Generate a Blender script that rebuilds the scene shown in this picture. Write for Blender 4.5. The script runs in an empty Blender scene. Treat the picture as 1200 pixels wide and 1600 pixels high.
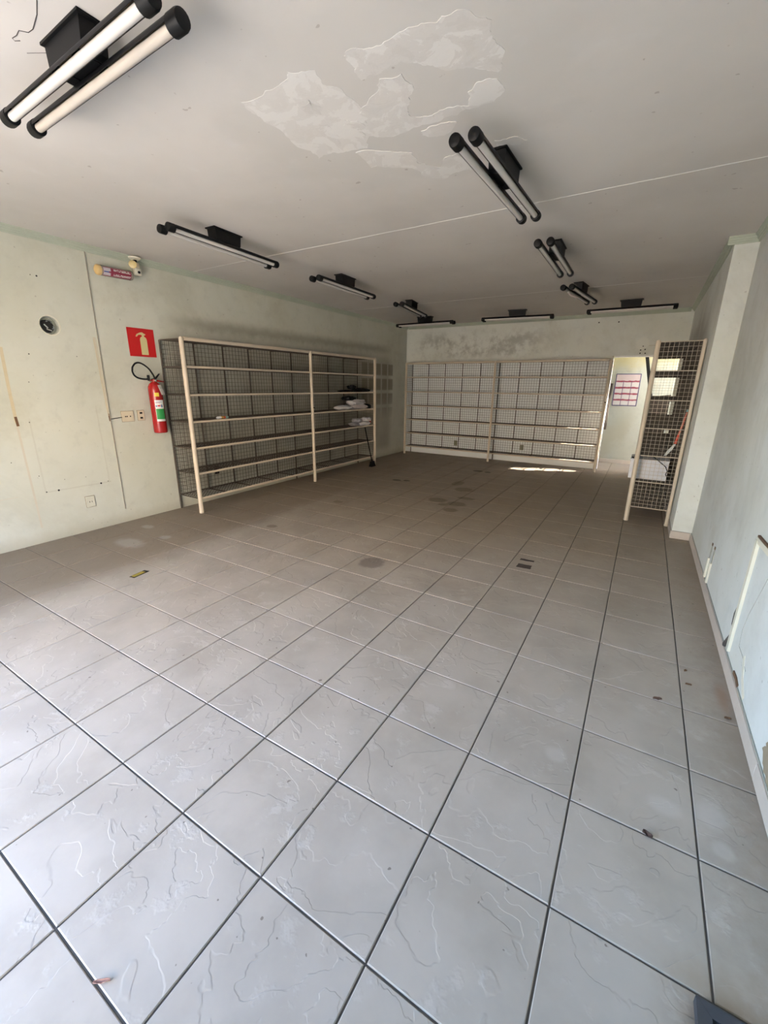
import bpy, bmesh, math, random
from mathutils import Vector, Matrix

random.seed(7)
S = bpy.context.scene
COL = S.collection

# ------------------------------------------------------------------ camera
CAM = Vector((3.0212, -0.6541, 1.6123))
RX = Vector((0.85522649, 0.51816155, 0.00981142))
RF = Vector((-0.4936815, 0.82029047, -0.28879425))
RX.normalize(); RF.normalize()
RU = RX.cross(RF).normalized()
cd = bpy.data.cameras.new('camera')
cam = bpy.data.objects.new('camera', cd); COL.objects.link(cam)
m = Matrix.Identity(4)
for r in range(3):
    m[r][0] = RX[r]; m[r][1] = RU[r]; m[r][2] = -RF[r]; m[r][3] = CAM[r]
cam.matrix_world = m
cd.sensor_fit = 'VERTICAL'; cd.sensor_height = 36.0; cd.sensor_width = 27.0
cd.lens = 654.417 / 1600 * 36
cd.clip_start = 0.02; cd.clip_end = 300
S.camera = cam

# ------------------------------------------------------------------ sky, sun, exposure
W = bpy.data.worlds.new('sky'); S.world = W; W.use_nodes = True
nt = W.node_tree; nt.nodes.clear()
wo = nt.nodes.new('ShaderNodeOutputWorld'); bg = nt.nodes.new('ShaderNodeBackground')
sk = nt.nodes.new('ShaderNodeTexSky'); sk.sky_type = 'NISHITA'; sk.sun_disc = False
sk.sun_elevation = math.radians(40); sk.sun_rotation = math.radians(64)
sk.air_density = 1.0; sk.dust_density = 2.2; sk.ozone_density = 1.0; sk.altitude = 300
nt.links.new(sk.outputs[0], bg.inputs[0]); bg.inputs[1].default_value = 0.90
nt.links.new(bg.outputs[0], wo.inputs[0])

sd = bpy.data.lights.new('sun', 'SUN'); sd.energy = 13.0; sd.angle = math.radians(0.6); sd.color = (1.0, 0.93, 0.82)
sun = bpy.data.objects.new('sun', sd); COL.objects.link(sun)
SD = Vector((0.9 * math.cos(math.radians(40)), 0.43 * math.cos(math.radians(40)), math.sin(math.radians(40)))).normalized()
sun.rotation_euler = SD.to_track_quat('Z', 'Y').to_euler(); sun.location = (10, 10, 12)

# portal in the shop front: guides sampling of the daylight only, gives off no light
pd = bpy.data.lights.new('shopfront_portal', 'AREA'); pd.shape = 'RECTANGLE'; pd.size = 2.90; pd.size_y = 2.36
pd.cycles.is_portal = True
po = bpy.data.objects.new('shopfront_portal', pd); COL.objects.link(po)
po.location = (0.70, -1.32, 1.18); po.rotation_euler = (math.radians(90), 0, 0)

S.view_settings.view_transform = 'Standard'
S.view_settings.look = 'None'
S.view_settings.gamma = 1.0
S.view_settings.use_curve_mapping = False
S.view_settings.exposure = 2.44
try:
    S.cycles.max_bounces = 14; S.cycles.diffuse_bounces = 10
except Exception:
    pass

# ------------------------------------------------------------------ node helpers
class V:
    """a float socket with arithmetic"""
    def __init__(s, t, o): s.t = t; s.o = o
    def _m(s, op, *a):
        n = s.t.nodes.new('ShaderNodeMath'); n.operation = op
        for i, x in enumerate((s,) + a):
            if isinstance(x, V): s.t.links.new(x.o, n.inputs[i])
            else: n.inputs[i].default_value = float(x)
        return V(s.t, n.outputs[0])
    def __add__(s, o): return s._m('ADD', o)
    __radd__ = __add__
    def __sub__(s, o): return s._m('SUBTRACT', o)
    def __mul__(s, o): return s._m('MULTIPLY', o)
    __rmul__ = __mul__
    def __truediv__(s, o): return s._m('DIVIDE', o)
    def abs(s): return s._m('ABSOLUTE')
    def sqrt(s): return s._m('SQRT')
    def floor(s): return s._m('FLOOR')
    def min(s, o): return s._m('MINIMUM', o)
    def max(s, o): return s._m('MAXIMUM', o)
    def inv(s): return V(s.t, (s * -1.0 + 1.0).o)
    def step(s, a, b):
        n = s.t.nodes.new('ShaderNodeMapRange'); n.interpolation_type = 'SMOOTHSTEP'
        s.t.links.new(s.o, n.inputs[0])
        lo, hi, o0, o1 = (a, b, 0, 1) if a < b else (b, a, 1, 0)
        n.inputs[1].default_value = lo; n.inputs[2].default_value = hi
        n.inputs[3].default_value = o0; n.inputs[4].default_value = o1
        return V(s.t, n.outputs[0])

class Mat:
    def __init__(s, name, rough=0.6, metal=0.0, spec=0.5):
        s.m = bpy.data.materials.new(name); s.m.use_nodes = True
        s.t = s.m.node_tree; s.b = s.t.nodes['Principled BSDF']
        s.b.inputs['Roughness'].default_value = rough
        s.b.inputs['Metallic'].default_value = metal
        s.b.inputs['Specular IOR Level'].default_value = spec
        g = s.t.nodes.new('ShaderNodeNewGeometry'); s.pos = g.outputs['Position']
        sp = s.t.nodes.new('ShaderNodeSeparateXYZ'); s.t.links.new(s.pos, sp.inputs[0])
        s.x, s.y, s.z = (V(s.t, sp.outputs[i]) for i in range(3))
    def vec(s, x, y, z):
        n = s.t.nodes.new('ShaderNodeCombineXYZ')
        for i, q in enumerate((x, y, z)):
            if isinstance(q, V): s.t.links.new(q.o, n.inputs[i])
            else: n.inputs[i].default_value = q
        return n.outputs[0]
    def noise(s, scale, detail=3, rough=0.55, vec=None, dist=0.0):
        n = s.t.nodes.new('ShaderNodeTexNoise'); n.inputs['Scale'].default_value = scale
        n.inputs['Detail'].default_value = detail; n.inputs['Roughness'].default_value = rough
        n.inputs['Distortion'].default_value = dist
        s.t.links.new(vec if vec is not None else s.pos, n.inputs['Vector'])
        return V(s.t, n.outputs['Fac'])
    def col(s, c):
        n = s.t.nodes.new('ShaderNodeRGB'); n.outputs[0].default_value = (*c, 1); return n.outputs[0]
    def mix(s, a, b, f):
        n = s.t.nodes.new('ShaderNodeMix'); n.data_type = 'RGBA'
        for i, q in ((6, a), (7, b)):
            if isinstance(q, tuple): n.inputs[i].default_value = (*q, 1)
            else: s.t.links.new(q, n.inputs[i])
        if isinstance(f, V): s.t.links.new(f.o, n.inputs[0])
        else: n.inputs[0].default_value = f
        return n.outputs[2]
    def base(s, c):
        if isinstance(c, tuple): s.b.inputs['Base Color'].default_value = (*c, 1)
        else: s.t.links.new(c, s.b.inputs['Base Color'])
    def bump(s, h, strength=0.3, dist=0.01):
        n = s.t.nodes.new('ShaderNodeBump'); n.inputs['Strength'].default_value = strength
        n.inputs['Distance'].default_value = dist
        s.t.links.new(h.o, n.inputs['Height']); s.t.links.new(n.outputs[0], s.b.inputs['Normal'])
    def roughv(s, v): s.t.links.new(v.o, s.b.inputs['Roughness'])

def plain(name, c, rough=0.6, metal=0.0, var=0.12, scale=14, spec=0.5):
    """procedural paint / plastic / metal with slight mottling"""
    M = Mat(name, rough, metal, spec)
    d = tuple(max(0, v * (1 - var)) for v in c); l = tuple(min(1, v * (1 + var)) for v in c)
    M.base(M.mix(d, l, M.noise(scale, 4)))
    return M.m

# ------------------------------------------------------------------ mesh helpers
class MB:
    def __init__(s): s.v = []; s.f = []; s.mi = []
    def face(s, pts, mi=0):
        k = len(s.v); s.v += [tuple(p) for p in pts]; s.f.append(tuple(range(k, k + len(pts)))); s.mi.append(mi)
    def box(s, a, b, ch=0.0):
        (x0, y0, z0), (x1, y1, z1) = a, b
        if ch <= 0:
            k = len(s.v)
            s.v += [(x0,y0,z0),(x1,y0,z0),(x1,y1,z0),(x0,y1,z0),(x0,y0,z1),(x1,y0,z1),(x1,y1,z1),(x0,y1,z1)]
            for q in ((0,3,2,1),(4,5,6,7),(0,1,5,4),(1,2,6,5),(2,3,7,6),(3,0,4,7)):
                s.f.append(tuple(k + i for i in q)); s.mi.append(0)
            return s
        bm = bmesh.new(); bmesh.ops.create_cube(bm, size=1)
        for v in bm.verts:
            v.co = Vector(((x0+x1)/2 + v.co.x*(x1-x0), (y0+y1)/2 + v.co.y*(y1-y0), (z0+z1)/2 + v.co.z*(z1-z0)))
        bmesh.ops.bevel(bm, geom=list(bm.edges), offset=ch, segments=2, affect='EDGES', profile=0.5)
        s.add_bm(bm); return s
    def add_bm(s, bm):
        k = len(s.v); bm.verts.index_update()
        s.v += [tuple(v.co) for v in bm.verts]
        for f in bm.faces: s.f.append(tuple(k + v.index for v in f.verts)); s.mi.append(0)
        bm.free()
    def bar(s, p, q, r, n=4, caps=False, r2=None):
        p = Vector(p); q = Vector(q); d = (q - p).normalized()
        a = Vector((0, 0, 1)) if abs(d.z) < 0.9 else Vector((1, 0, 0))
        u = d.cross(a).normalized(); w = d.cross(u)
        k = len(s.v); r2 = r if r2 is None else r2
        for c, rr in ((p, r), (q, r2)):
            for i in range(n):
                t = 2 * math.pi * (i + 0.5) / n
                s.v.append(tuple(c + u * (rr * math.cos(t)) + w * (rr * math.sin(t))))
        for i in range(n):
            j = (i + 1) % n; s.f.append((k + i, k + n + i, k + n + j, k + j)); s.mi.append(0)
        if caps:
            s.f.append(tuple(k + i for i in range(n))); s.mi.append(0)
            s.f.append(tuple(k + n + i for i in reversed(range(n)))); s.mi.append(0)
        return s
    def path(s, pts, r, n=8, closed=False):
        pts = [Vector(p) for p in pts]; k = len(s.v); N = len(pts)
        up = None
        for i, p in enumerate(pts):
            if closed: d = pts[(i+1) % N] - pts[i-1]
            else: d = pts[min(i+1, N-1)] - pts[max(i-1, 0)]
            d.normalize()
            if up is None:
                a = Vector((0,0,1)) if abs(d.z) < 0.9 else Vector((1,0,0)); up = d.cross(a).normalized()
            up = (up - d * up.dot(d)).normalized(); w = d.cross(up)
            rr = r[i] if isinstance(r, (list, tuple)) else r
            for j in range(n):
                t = 2*math.pi*j/n; s.v.append(tuple(p + up*(rr*math.cos(t)) + w*(rr*math.sin(t))))
        M_ = N if closed else N - 1
        for i in range(M_):
            i2 = (i+1) % N
            for j in range(n):
                j2 = (j+1) % n
                s.f.append((k+i*n+j, k+i*n+j2, k+i2*n+j2, k+i2*n+j)); s.mi.append(0)
        if not closed:
            s.f.append(tuple(k+j for j in reversed(range(n)))); s.mi.append(0)
            s.f.append(tuple(k+(N-1)*n+j for j in range(n))); s.mi.append(0)
        return s
    def lathe(s, base, axis, prof, n=24):
        """prof: list of (distance along axis, radius)"""
        base = Vector(base); d = Vector(axis).normalized()
        a = Vector((0,0,1)) if abs(d.z) < 0.9 else Vector((1,0,0))
        u = d.cross(a).normalized(); w = d.cross(u); k = len(s.v)
        for h, r in prof:
            for j in range(n):
                t = 2*math.pi*j/n; s.v.append(tuple(base + d*h + u*(r*math.cos(t)) + w*(r*math.sin(t))))
        for i in range(len(prof)-1):
            for j in range(n):
                j2 = (j+1) % n; s.f.append((k+i*n+j, k+(i+1)*n+j, k+(i+1)*n+j2, k+i*n+j2)); s.mi.append(0)
        s.f.append(tuple(k+j for j in range(n))); s.mi.append(0)
        s.f.append(tuple(k+(len(prof)-1)*n+j for j in reversed(range(n)))); s.mi.append(0)
        return s
    def prism(s, poly, off):
        """poly: 3D points of a face; off: extrusion vector"""
        o = Vector(off); n = len(poly); k = len(s.v)
        s.v += [tuple(p) for p in poly] + [tuple(Vector(p) + o) for p in poly]
        s.f.append(tuple(range(k, k+n))); s.mi.append(0)
        s.f.append(tuple(k+n+i for i in reversed(range(n)))); s.mi.append(0)
        for i in range(n):
            j = (i+1) % n; s.f.append((k+i, k+n+i, k+n+j, k+j)); s.mi.append(0)
        return s
    def mesh(s, name, mat, org=Vector((0,0,0)), smooth=False, fix=True):
        me = bpy.data.meshes.new(name)
        me.from_pydata([(x-org.x, y-org.y, z-org.z) for x, y, z in s.v], [], s.f)
        for mm in (mat if isinstance(mat, (list, tuple)) else [mat]): me.materials.append(mm)
        if fix:
            bm = bmesh.new(); bm.from_mesh(me); bmesh.ops.recalc_face_normals(bm, faces=bm.faces); bm.to_mesh(me); bm.free()
        if smooth:
            me.shade_smooth(); me.set_sharp_from_angle(angle=math.radians(35))
        me.update(); return me
    def build(s, name, mat, parent=None, smooth=False, label=None, org=None):
        o0 = Vector(parent['_o']) if parent is not None and '_o' in parent else (Vector(org) if org else Vector((0,0,0)))
        me = s.mesh(name, mat, o0, smooth)
        o = bpy.data.objects.new(name, me); COL.objects.link(o)
        if parent is not None:
            o.parent = parent; o['_o'] = tuple(o0)
        elif org: o.location = org
        if label: o['label'] = label
        return o

def tag(o, label, cat, group=None, kind=None):
    o['label'] = label; o['category'] = cat
    if group: o['group'] = group
    if kind: o['kind'] = kind
    return o
def thing(name, loc, label, cat, group=None):
    o = bpy.data.objects.new(name, None); COL.objects.link(o); o.location = loc; o['_o'] = tuple(loc)
    o.empty_display_size = 0.1
    return tag(o, label, cat, group)

# ------------------------------------------------------------------ dimensions (metres)
XL, XR, XC = -2.15, 3.68, 3.495      # left wall, near right wall, rear right wall
YF, YS, YB = -1.30, 4.83, 8.93       # shop front, step in right wall, back wall
H = 2.96
P = 0.43                             # tile pitch
DX0, DX1, DZ = 2.34, 3.42, 2.20      # rear doorway
YP = 10.02                           # passage wall

# ------------------------------------------------------------------ materials
def wall_mat(name, stains=None, c=(0.57, 0.582, 0.51), grime=1.0, band=True):
    M = Mat(name, 0.72, spec=0.25)
    n1 = M.noise(1.3, 5, 0.6); n2 = M.noise(7, 5, 0.65); n3 = M.noise(45, 3)
    c2 = tuple(v * k for v, k in zip(c, (0.93, 0.92, 0.88)))
    col = M.mix(c, c2, n1.step(0.35, 0.7))
    col = M.mix(col, tuple(v * 0.80 for v in c), (n2.step(0.5, 0.75)) * (0.5 * grime))
    if band:   # scuffed, dirtier strip along the foot of the wall
        low = (M.z + n2 * 0.12).step(0.22, 0.05)
        col = M.mix(col, (0.33, 0.29, 0.2), low * 0.5)
    n4 = M.noise(0.9, 6, 0.7, dist=0.4)
    col = M.mix(col, tuple(v * k for v, k in zip(c, (0.74, 0.72, 0.66))), n4.step(0.48, 0.72) * (0.55 * grime))
    sp = M.noise(26, 2, 0.4).step(0.735, 0.76)
    col = M.mix(col, (0.2, 0.18, 0.14), sp * 0.35)
    if stains: col = stains(M, col, n1, n2)
    M.base(col); M.bump(n3 * 0.4 + n2, 0.12, 0.006)
    return M.m

def st_left(M, col, n1, n2):
    y, z = M.y, M.z
    # soot line left on the wall above the shelving
    top = y * 0.006 + 2.33
    d = ((z - top) + (n2 - 0.5) * 0.12).abs()
    s = d.step(0.14, 0.0) * (y + n1 * 0.4).step(2.7, 3.4) * y.step(8.4, 7.6)
    col = M.mix(col, (0.20, 0.17, 0.12), s * 0.55)
    # dust held behind the mesh
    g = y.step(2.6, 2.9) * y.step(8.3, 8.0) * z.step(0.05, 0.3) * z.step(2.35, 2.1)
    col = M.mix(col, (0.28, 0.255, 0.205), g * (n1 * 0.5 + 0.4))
    # dust ghosts of removed wire baskets
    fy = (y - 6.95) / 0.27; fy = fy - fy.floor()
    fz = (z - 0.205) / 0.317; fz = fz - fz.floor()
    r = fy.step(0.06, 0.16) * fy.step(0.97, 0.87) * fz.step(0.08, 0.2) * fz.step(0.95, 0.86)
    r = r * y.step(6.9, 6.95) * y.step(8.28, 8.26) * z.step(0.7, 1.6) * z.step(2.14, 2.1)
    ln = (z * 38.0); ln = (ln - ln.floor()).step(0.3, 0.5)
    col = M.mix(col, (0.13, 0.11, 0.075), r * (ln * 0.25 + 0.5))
    # faint outline where a cabinet hung
    for (a, b, c0, c1, horiz) in ((1.14, 1.76, 0.518, 0.012, True),):
        q = (z - c0 + (n2 - 0.5) * 0.02).abs().step(c1, 0.0) * y.step(a, a + 0.03) * y.step(b + 0.03, b)
        col = M.mix(col, (0.34, 0.31, 0.24), q * 0.3)
    for yy, z0, z1 in ((1.14, 0.5, 1.24), (1.765, 0.5, 1.34)):
        q = (y - yy + (n2 - 0.5) * 0.02).abs().step(0.012, 0.0) * z.step(z0, z0 + 0.03) * z.step(z1 + 0.05, z1)
        col = M.mix(col, (0.36, 0.33, 0.26), q * 0.25)
    return col

def st_back(M, col, n1, n2):
    x, z = M.x, M.z
    n = M.noise(3.2, 6, 0.7)
    s = n.step(0.42, 0.62) * z.step(2.15, 2.35) * z.step(2.9, 2.6) * x.step(-2.0, -1.6) * x.step(1.6, 0.4)
    col = M.mix(col, (0.22, 0.21, 0.18), s * 0.55)
    low = (z + (n - 0.5) * 0.06).step(2.16, 2.06) * x.step(2.36, 2.33)
    col = M.mix(col, (0.84, 0.87, 0.875), low * 0.85)
    q = ((x - 2.80) * (x - 2.80) + (z - 2.40) * (z - 2.40)).sqrt() + (n2 - 0.5) * 0.1
    col = M.mix(col, (0.74, 0.74, 0.68), q.step(0.12, 0.08) * 0.6)
    return col

def st_right(M, col, n1, n2):
    n = M.noise(2.2, 6, 0.7)
    col = M.mix(col, (0.46, 0.46, 0.44), n.step(0.5, 0.72) * 0.3)
    return col

def shade_right_rear(M, col, n1, n2):
    n = M.noise(2.0, 5, 0.7)
    s = (M.z - 2.15 + (n - 0.5) * 0.8).abs().step(0.6, 0.1) * M.y.step(5.2, 6.5)  # dark band puts the shade on this wall into its colour
    return M.mix(col, (0.25, 0.22, 0.18), s * 0.6)

def st_pass(M, col, n1, n2):
    n = M.noise(2.5, 5, 0.65)
    s = (M.z + (n - 0.5) * 0.7).step(1.85, 2.35)
    col = M.mix(col, (0.55, 0.46, 0.20), s * 0.75)
    s = ((M.z - 1.0) * 0.6 - (M.x - 2.7) + (n - 0.5) * 0.8).abs().step(0.35, 0.05) * M.z.step(1.2, 0.7)
    return M.mix(col, (0.42, 0.38, 0.28), s * 0.5)

m_wall_l = wall_mat('painted_wall_left', st_left)
m_wall_b = wall_mat('painted_wall_back', st_back, (0.68, 0.70, 0.66))
m_wall_r = wall_mat('painted_wall_right', st_right, (0.62, 0.635, 0.615), band=False)
m_wall_rr = wall_mat('painted_wall_right_rear', shade_right_rear, (0.68, 0.70, 0.665), band=False)
m_wall_p = wall_mat('painted_wall_passage', st_pass, (0.50, 0.51, 0.46))
m_wall_f = wall_mat('painted_wall_front', None)

def ceiling_mat():
    M = Mat('ceiling_paint', 0.8, spec=0.2)
    n1 = M.noise(0.7, 4, 0.6); n2 = M.noise(5, 4)
    col = M.mix((0.66, 0.635, 0.60), (0.60, 0.575, 0.54), n1.step(0.35, 0.7))
    col = M.mix(col, (0.70, 0.69, 0.67), n2.step(0.6, 0.8) * 0.3)
    # old damp stain around the repaired area
    d = (((M.x - 1.65) * 0.8) * ((M.x - 1.65) * 0.8) + (M.y - 1.65) * (M.y - 1.65)).sqrt() + (n2 - 0.5) * 0.5
    col = M.mix(col, (0.58, 0.565, 0.53), d.step(0.85, 0.6) * 0.5)
    sp = M.noise(18, 2, 0.4).step(0.745, 0.77)
    col = M.mix(col, (0.25, 0.2, 0.17), sp * 0.4)
    M.base(col); M.bump(n2, 0.05, 0.01); return M.m
m_ceil = ceiling_mat()
def patch_mat(name, f):
    M = Mat(name, 0.85, spec=0.2)
    n = M.noise(6.5, 6, 0.62, dist=0.6); n2 = M.noise(40, 3)
    k = n.step(0.47, 0.50) * 0.75 + n.step(0.56, 0.585) * 0.25
    M.base(M.mix((0.725, 0.71, 0.68), (0.635, 0.612, 0.578), k * f)); M.bump(n2 + n * 2.0, 0.15, 0.004)
    return M.m
m_patch = patch_mat('filler_plaster', 0.75)
m_patch2 = patch_mat('sanded_filler', 1.0)
m_seam = plain('seam_filler', (0.80, 0.79, 0.76), 0.8, 0, 0.04, 30)
m_trim = plain('green_moulding_paint', (0.43, 0.475, 0.385), 0.6, 0, 0.12, 6)

def tile_mat():
    M = Mat('slate_look_tile', 0.42, spec=0.45)
    cx = ((M.x) / P).floor(); cy = ((M.y) / P).floor()
    wn = M.t.nodes.new('ShaderNodeTexWhiteNoise'); wn.noise_dimensions = '3D'
    M.t.links.new(M.vec(cx, cy, 1.0), wn.inputs['Vector'])
    rnd = V(M.t, wn.outputs['Value'])
    vec = M.vec(M.x + rnd * 37.0, M.y + rnd * 53.0, rnd * 11.0)
    a = M.noise(2.7, 4, 0.5, vec, 0.5)
    # terraces: sharp-edged plateaus like split slate
    h = a.step(0.415, 0.425) + a.step(0.535, 0.545)
    fine = M.noise(60, 4, 0.6, vec)
    rgh = M.noise(9, 4, 0.6, vec)
    pit = M.noise(24, 5, 0.7, vec)
    rough_area = rgh.step(0.58, 0.68)
    height = h * 0.6 + a * 1.2 + fine * 0.06 + pit * (rough_area * 0.9)
    M.bump(height, 0.32, 0.0042)
    cloud = M.noise(2.4, 5, 0.6)
    col = M.mix((0.435, 0.388, 0.332), (0.36, 0.318, 0.268), cloud.step(0.35, 0.68))
    col = M.mix(col, (0.52, 0.485, 0.44), rgh.step(0.56, 0.75) * 0.5)
    col = M.mix(col, (0.40, 0.37, 0.34), rnd * 0.22)
    # browner towards the back; left-wall shade painted in; tramped-in dirt along the right wall
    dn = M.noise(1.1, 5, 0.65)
    brown_tone = (M.y + (dn - 0.5) * 2.0).step(0.6, 5.5)
    wl = (M.x + (dn - 0.5) * 0.35).step(-0.45, -1.05)  # shade by the left wall painted into the tile colour
    brown_tone = (brown_tone * 0.85).max(wl * 0.98)
    col = M.mix(col, (0.20, 0.152, 0.106), brown_tone * 0.80)
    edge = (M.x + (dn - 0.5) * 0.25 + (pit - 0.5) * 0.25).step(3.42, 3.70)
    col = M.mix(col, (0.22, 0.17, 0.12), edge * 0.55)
    # mop ring, spill and scuff stains
    pn = M.noise(14, 4, 0.6)
    def blob(cx_, cy_, rx, ry, c, f, soft=0.25):
        nonlocal col
        d = (((M.x - cx_) / rx) * ((M.x - cx_) / rx) + ((M.y - cy_) / ry) * ((M.y - cy_) / ry)).sqrt() + (pn - 0.5) * 0.55
        col = M.mix(col, c, d.step(1.0 + soft * 0.3, 1.0 - soft) * f)
    blob(1.03, 2.43, 0.13, 0.13, (0.16, 0.135, 0.115), 0.75)
    for b in ((0.61, 4.89, 0.15, 0.13), (0.93, 5.2, 0.15, 0.08), (0.97, 4.50, 0.11, 0.10), (0.70, 5.72, 0.16, 0.16),
              (0.77, 4.71, 0.08, 0.07), (0.93, 4.83, 0.15, 0.13), (0.45, 6.1, 0.1, 0.2)):
        blob(*b, (0.085, 0.06, 0.036), 0.6)
    for b in ((-0.57, 5.74, 0.09, 0.06), (-0.40, 5.80, 0.07, 0.05), (0.37, 7.37, 0.11, 0.09), (0.575, 7.35, 0.07, 0.06)):
        blob(*b, (0.03, 0.02, 0.015), 0.85)
    blob(-0.55, 2.70, 0.07, 0.06, (0.12, 0.09, 0.06), 0.6); blob(-0.56, 4.0, 0.08, 0.07, (0.12, 0.09, 0.06), 0.5)
    blob(3.47, 0.33, 0.16, 0.24, (0.24, 0.16, 0.08), 0.6, 0.9)
    blob(3.63, 1.93, 0.04, 0.16, (0.27, 0.15, 0.09), 0.6, 0.9)
    # paler worn smears
    for b in ((3.34, 1.03, 0.07, 0.05), (3.50, 1.08, 0.06, 0.07), (3.52, 0.94, 0.04, 0.04), (-1.4, 1.5, 0.22, 0.12),
              (-1.75, 1.9, 0.10, 0.06), (-1.25, 1.8, 0.08, 0.06), (2.32, 1.24, 0.05, 0.04), (2.92, 1.06, 0.05, 0.05)):
        blob(*b, (0.56, 0.53, 0.49), 0.32, 0.5)
    sp = M.noise(30, 2, 0.35).step(0.755, 0.775)
    col = M.mix(col, (0.10, 0.08, 0.06), sp * 0.7)
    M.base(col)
    M.roughv(brown_tone * 0.22 + 0.40)
    return M.m
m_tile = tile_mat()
m_grout = plain('dark_grout', (0.10, 0.09, 0.08), 0.9, 0, 0.3, 20, 0.2)
m_skirt = plain('beige_skirting_tile', (0.52, 0.45, 0.39), 0.5, 0, 0.08, 12)

m_cream = plain('cream_enamel', (0.60, 0.515, 0.405), 0.4, 0, 0.07, 8)
m_wire = plain('shaded_wire', (0.075, 0.060, 0.046), 0.65, 0.2, 0.25, 40)  # beige wire with its shade put into the colour
m_wirel = plain('cream_coated_wire', (0.52, 0.45, 0.35), 0.5, 0, 0.12, 40)
m_shadowwire = plain('shaded_end_wire', (0.10, 0.082, 0.062), 0.7, 0.1, 0.25, 40)  # same wire, shade put into a slightly lighter colour
m_black = plain('black_enamel', (0.005, 0.005, 0.0055), 0.45, 0, 0.2, 20, 0.22)
m_blackp = plain('black_plastic', (0.006, 0.006, 0.006), 0.5, 0, 0.2, 20, 0.22)
m_brownin = plain('stained_reflector', (0.13, 0.095, 0.06), 0.5, 0.1, 0.3, 20)
m_tube = plain('dusty_tube_glass', (0.60, 0.58, 0.545), 0.22, 0, 0.06, 10)
m_tubeold = plain('burnt_tube_glass', (0.47, 0.43, 0.375), 0.25, 0, 0.12, 8)
m_red = plain('extinguisher_red', (0.34, 0.012, 0.012), 0.25, 0, 0.1, 10)
m_signred = plain('sign_red', (0.52, 0.012, 0.014), 0.45, 0, 0.05, 10)
m_signcream = plain('photoluminescent_cream', (0.60, 0.55, 0.28), 0.5, 0, 0.04, 10)
m_yellow = plain('yellow_label', (0.75, 0.55, 0.05), 0.5)
m_white = plain('white_label', (0.72, 0.72, 0.72), 0.5, 0, 0.06)
m_green = plain('green_label', (0.02, 0.25, 0.06), 0.5)
m_blue = plain('blue_print', (0.05, 0.09, 0.30), 0.5)
m_printr = plain('red_print', (0.5, 0.05, 0.08), 0.5)
m_brass = plain('brass_valve', (0.45, 0.36, 0.2), 0.35, 0.9)
m_grey = plain('grey_paper', (0.45, 0.43, 0.42), 0.6)
m_tag = plain('tag_paper', (0.60, 0.55, 0.52), 0.6)
m_socket = plain('aged_socket_plastic', (0.64, 0.56, 0.42), 0.45, 0, 0.05)
m_dark = plain('dark_recess', (0.012, 0.011, 0.01), 0.8)
m_conduit = plain('cream_conduit', (0.66, 0.63, 0.52), 0.5, 0, 0.06)
m_cond_grey = plain('grey_conduit_groove', (0.30, 0.30, 0.26), 0.8, 0, 0.15)
m_adh = plain('old_adhesive', (0.53, 0.46, 0.31), 0.8, 0, 0.12, 16)
m_adhd = plain('faded_adhesive', (0.52, 0.48, 0.38), 0.85, 0, 0.1, 9)
m_darkrim = plain('dark_outline', (0.24, 0.19, 0.12), 0.8)  # dark brown outline around the outlet plates
m_rust = plain('rust_mark', (0.13, 0.07, 0.035), 0.9, 0, 0.4, 60)
m_crack = plain('crack_dark', (0.06, 0.05, 0.045), 0.9)
m_frame = plain('charcoal_aluminium', (0.055, 0.06, 0.072), 0.4, 0.3, 0.1)
m_olive = plain('olive_pane', (0.17, 0.15, 0.08), 0.3)
m_wood = plain('dark_brown_wood', (0.05, 0.036, 0.028), 0.6, 0, 0.3, 6)
m_leaf = plain('dry_leaf', (0.24, 0.13, 0.085), 0.8, 0, 0.3, 60)
m_cloth = plain('white_cloth', (0.62, 0.60, 0.60), 0.85, 0, 0.1, 20)
m_clothg = plain('grey_cloth', (0.30, 0.29, 0.30), 0.85, 0, 0.15, 20)
m_pinkw = plain('pinkish_white_card', (0.58, 0.52, 0.50), 0.7)
m_orange = plain('orange_plastic', (0.62, 0.09, 0.04), 0.4)
m_teal = plain('teal_plastic', (0.25, 0.42, 0.40), 0.4)
m_steel = plain('dull_steel', (0.34, 0.36, 0.35), 0.45, 0.6)
m_poster = plain('poster_pale_pink', (0.58, 0.47, 0.48), 0.45, 0, 0.05)
m_posterw = plain('poster_white', (0.62, 0.58, 0.58), 0.45, 0, 0.05)
m_navy = plain('poster_navy_line', (0.06, 0.05, 0.16), 0.5)
m_posterred = plain('poster_muted_red', (0.33, 0.06, 0.10), 0.5, 0, 0.35, 30)
m_foam = plain('white_foam_board', (0.70, 0.71, 0.75), 0.7, 0, 0.05)
m_jamb = plain('white_painted_metal', (0.78, 0.78, 0.76), 0.35)
m_pave = plain('street_concrete', (0.40, 0.36, 0.31), 0.9, 0, 0.15, 2)
m_addedroof = plain('added_roof_concrete', (0.35, 0.34, 0.32), 0.9, 0, 0.1, 2)

# ------------------------------------------------------------------ setting: ground, floor, tiles
def project(p):
    d = Vector(p) - CAM; w = d.dot(RF)
    if w < 0.05: return None
    return 600 + 654.417 * d.dot(RX) / w, 800 - 654.417 * d.dot(RU) / w

g = MB().box((-40, -60, -0.25), (40, 40, -0.12)).build('ground', m_pave)
tag(g, 'grey concrete street outside the open shop front', 'street', kind='structure')
fb = MB().box((-4.5, -17, -0.12), (30, -11, 6.5)).build('unseen_wall_opposite', plain('unseen_cream_facade', (0.64, 0.53, 0.40), 0.85, 0, 0.06, 1))  # out of view; sized to send warm light in and hide low sky
tag(fb, 'unseen cream facade across the street facing the open shop front', 'facade', kind='structure')

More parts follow.
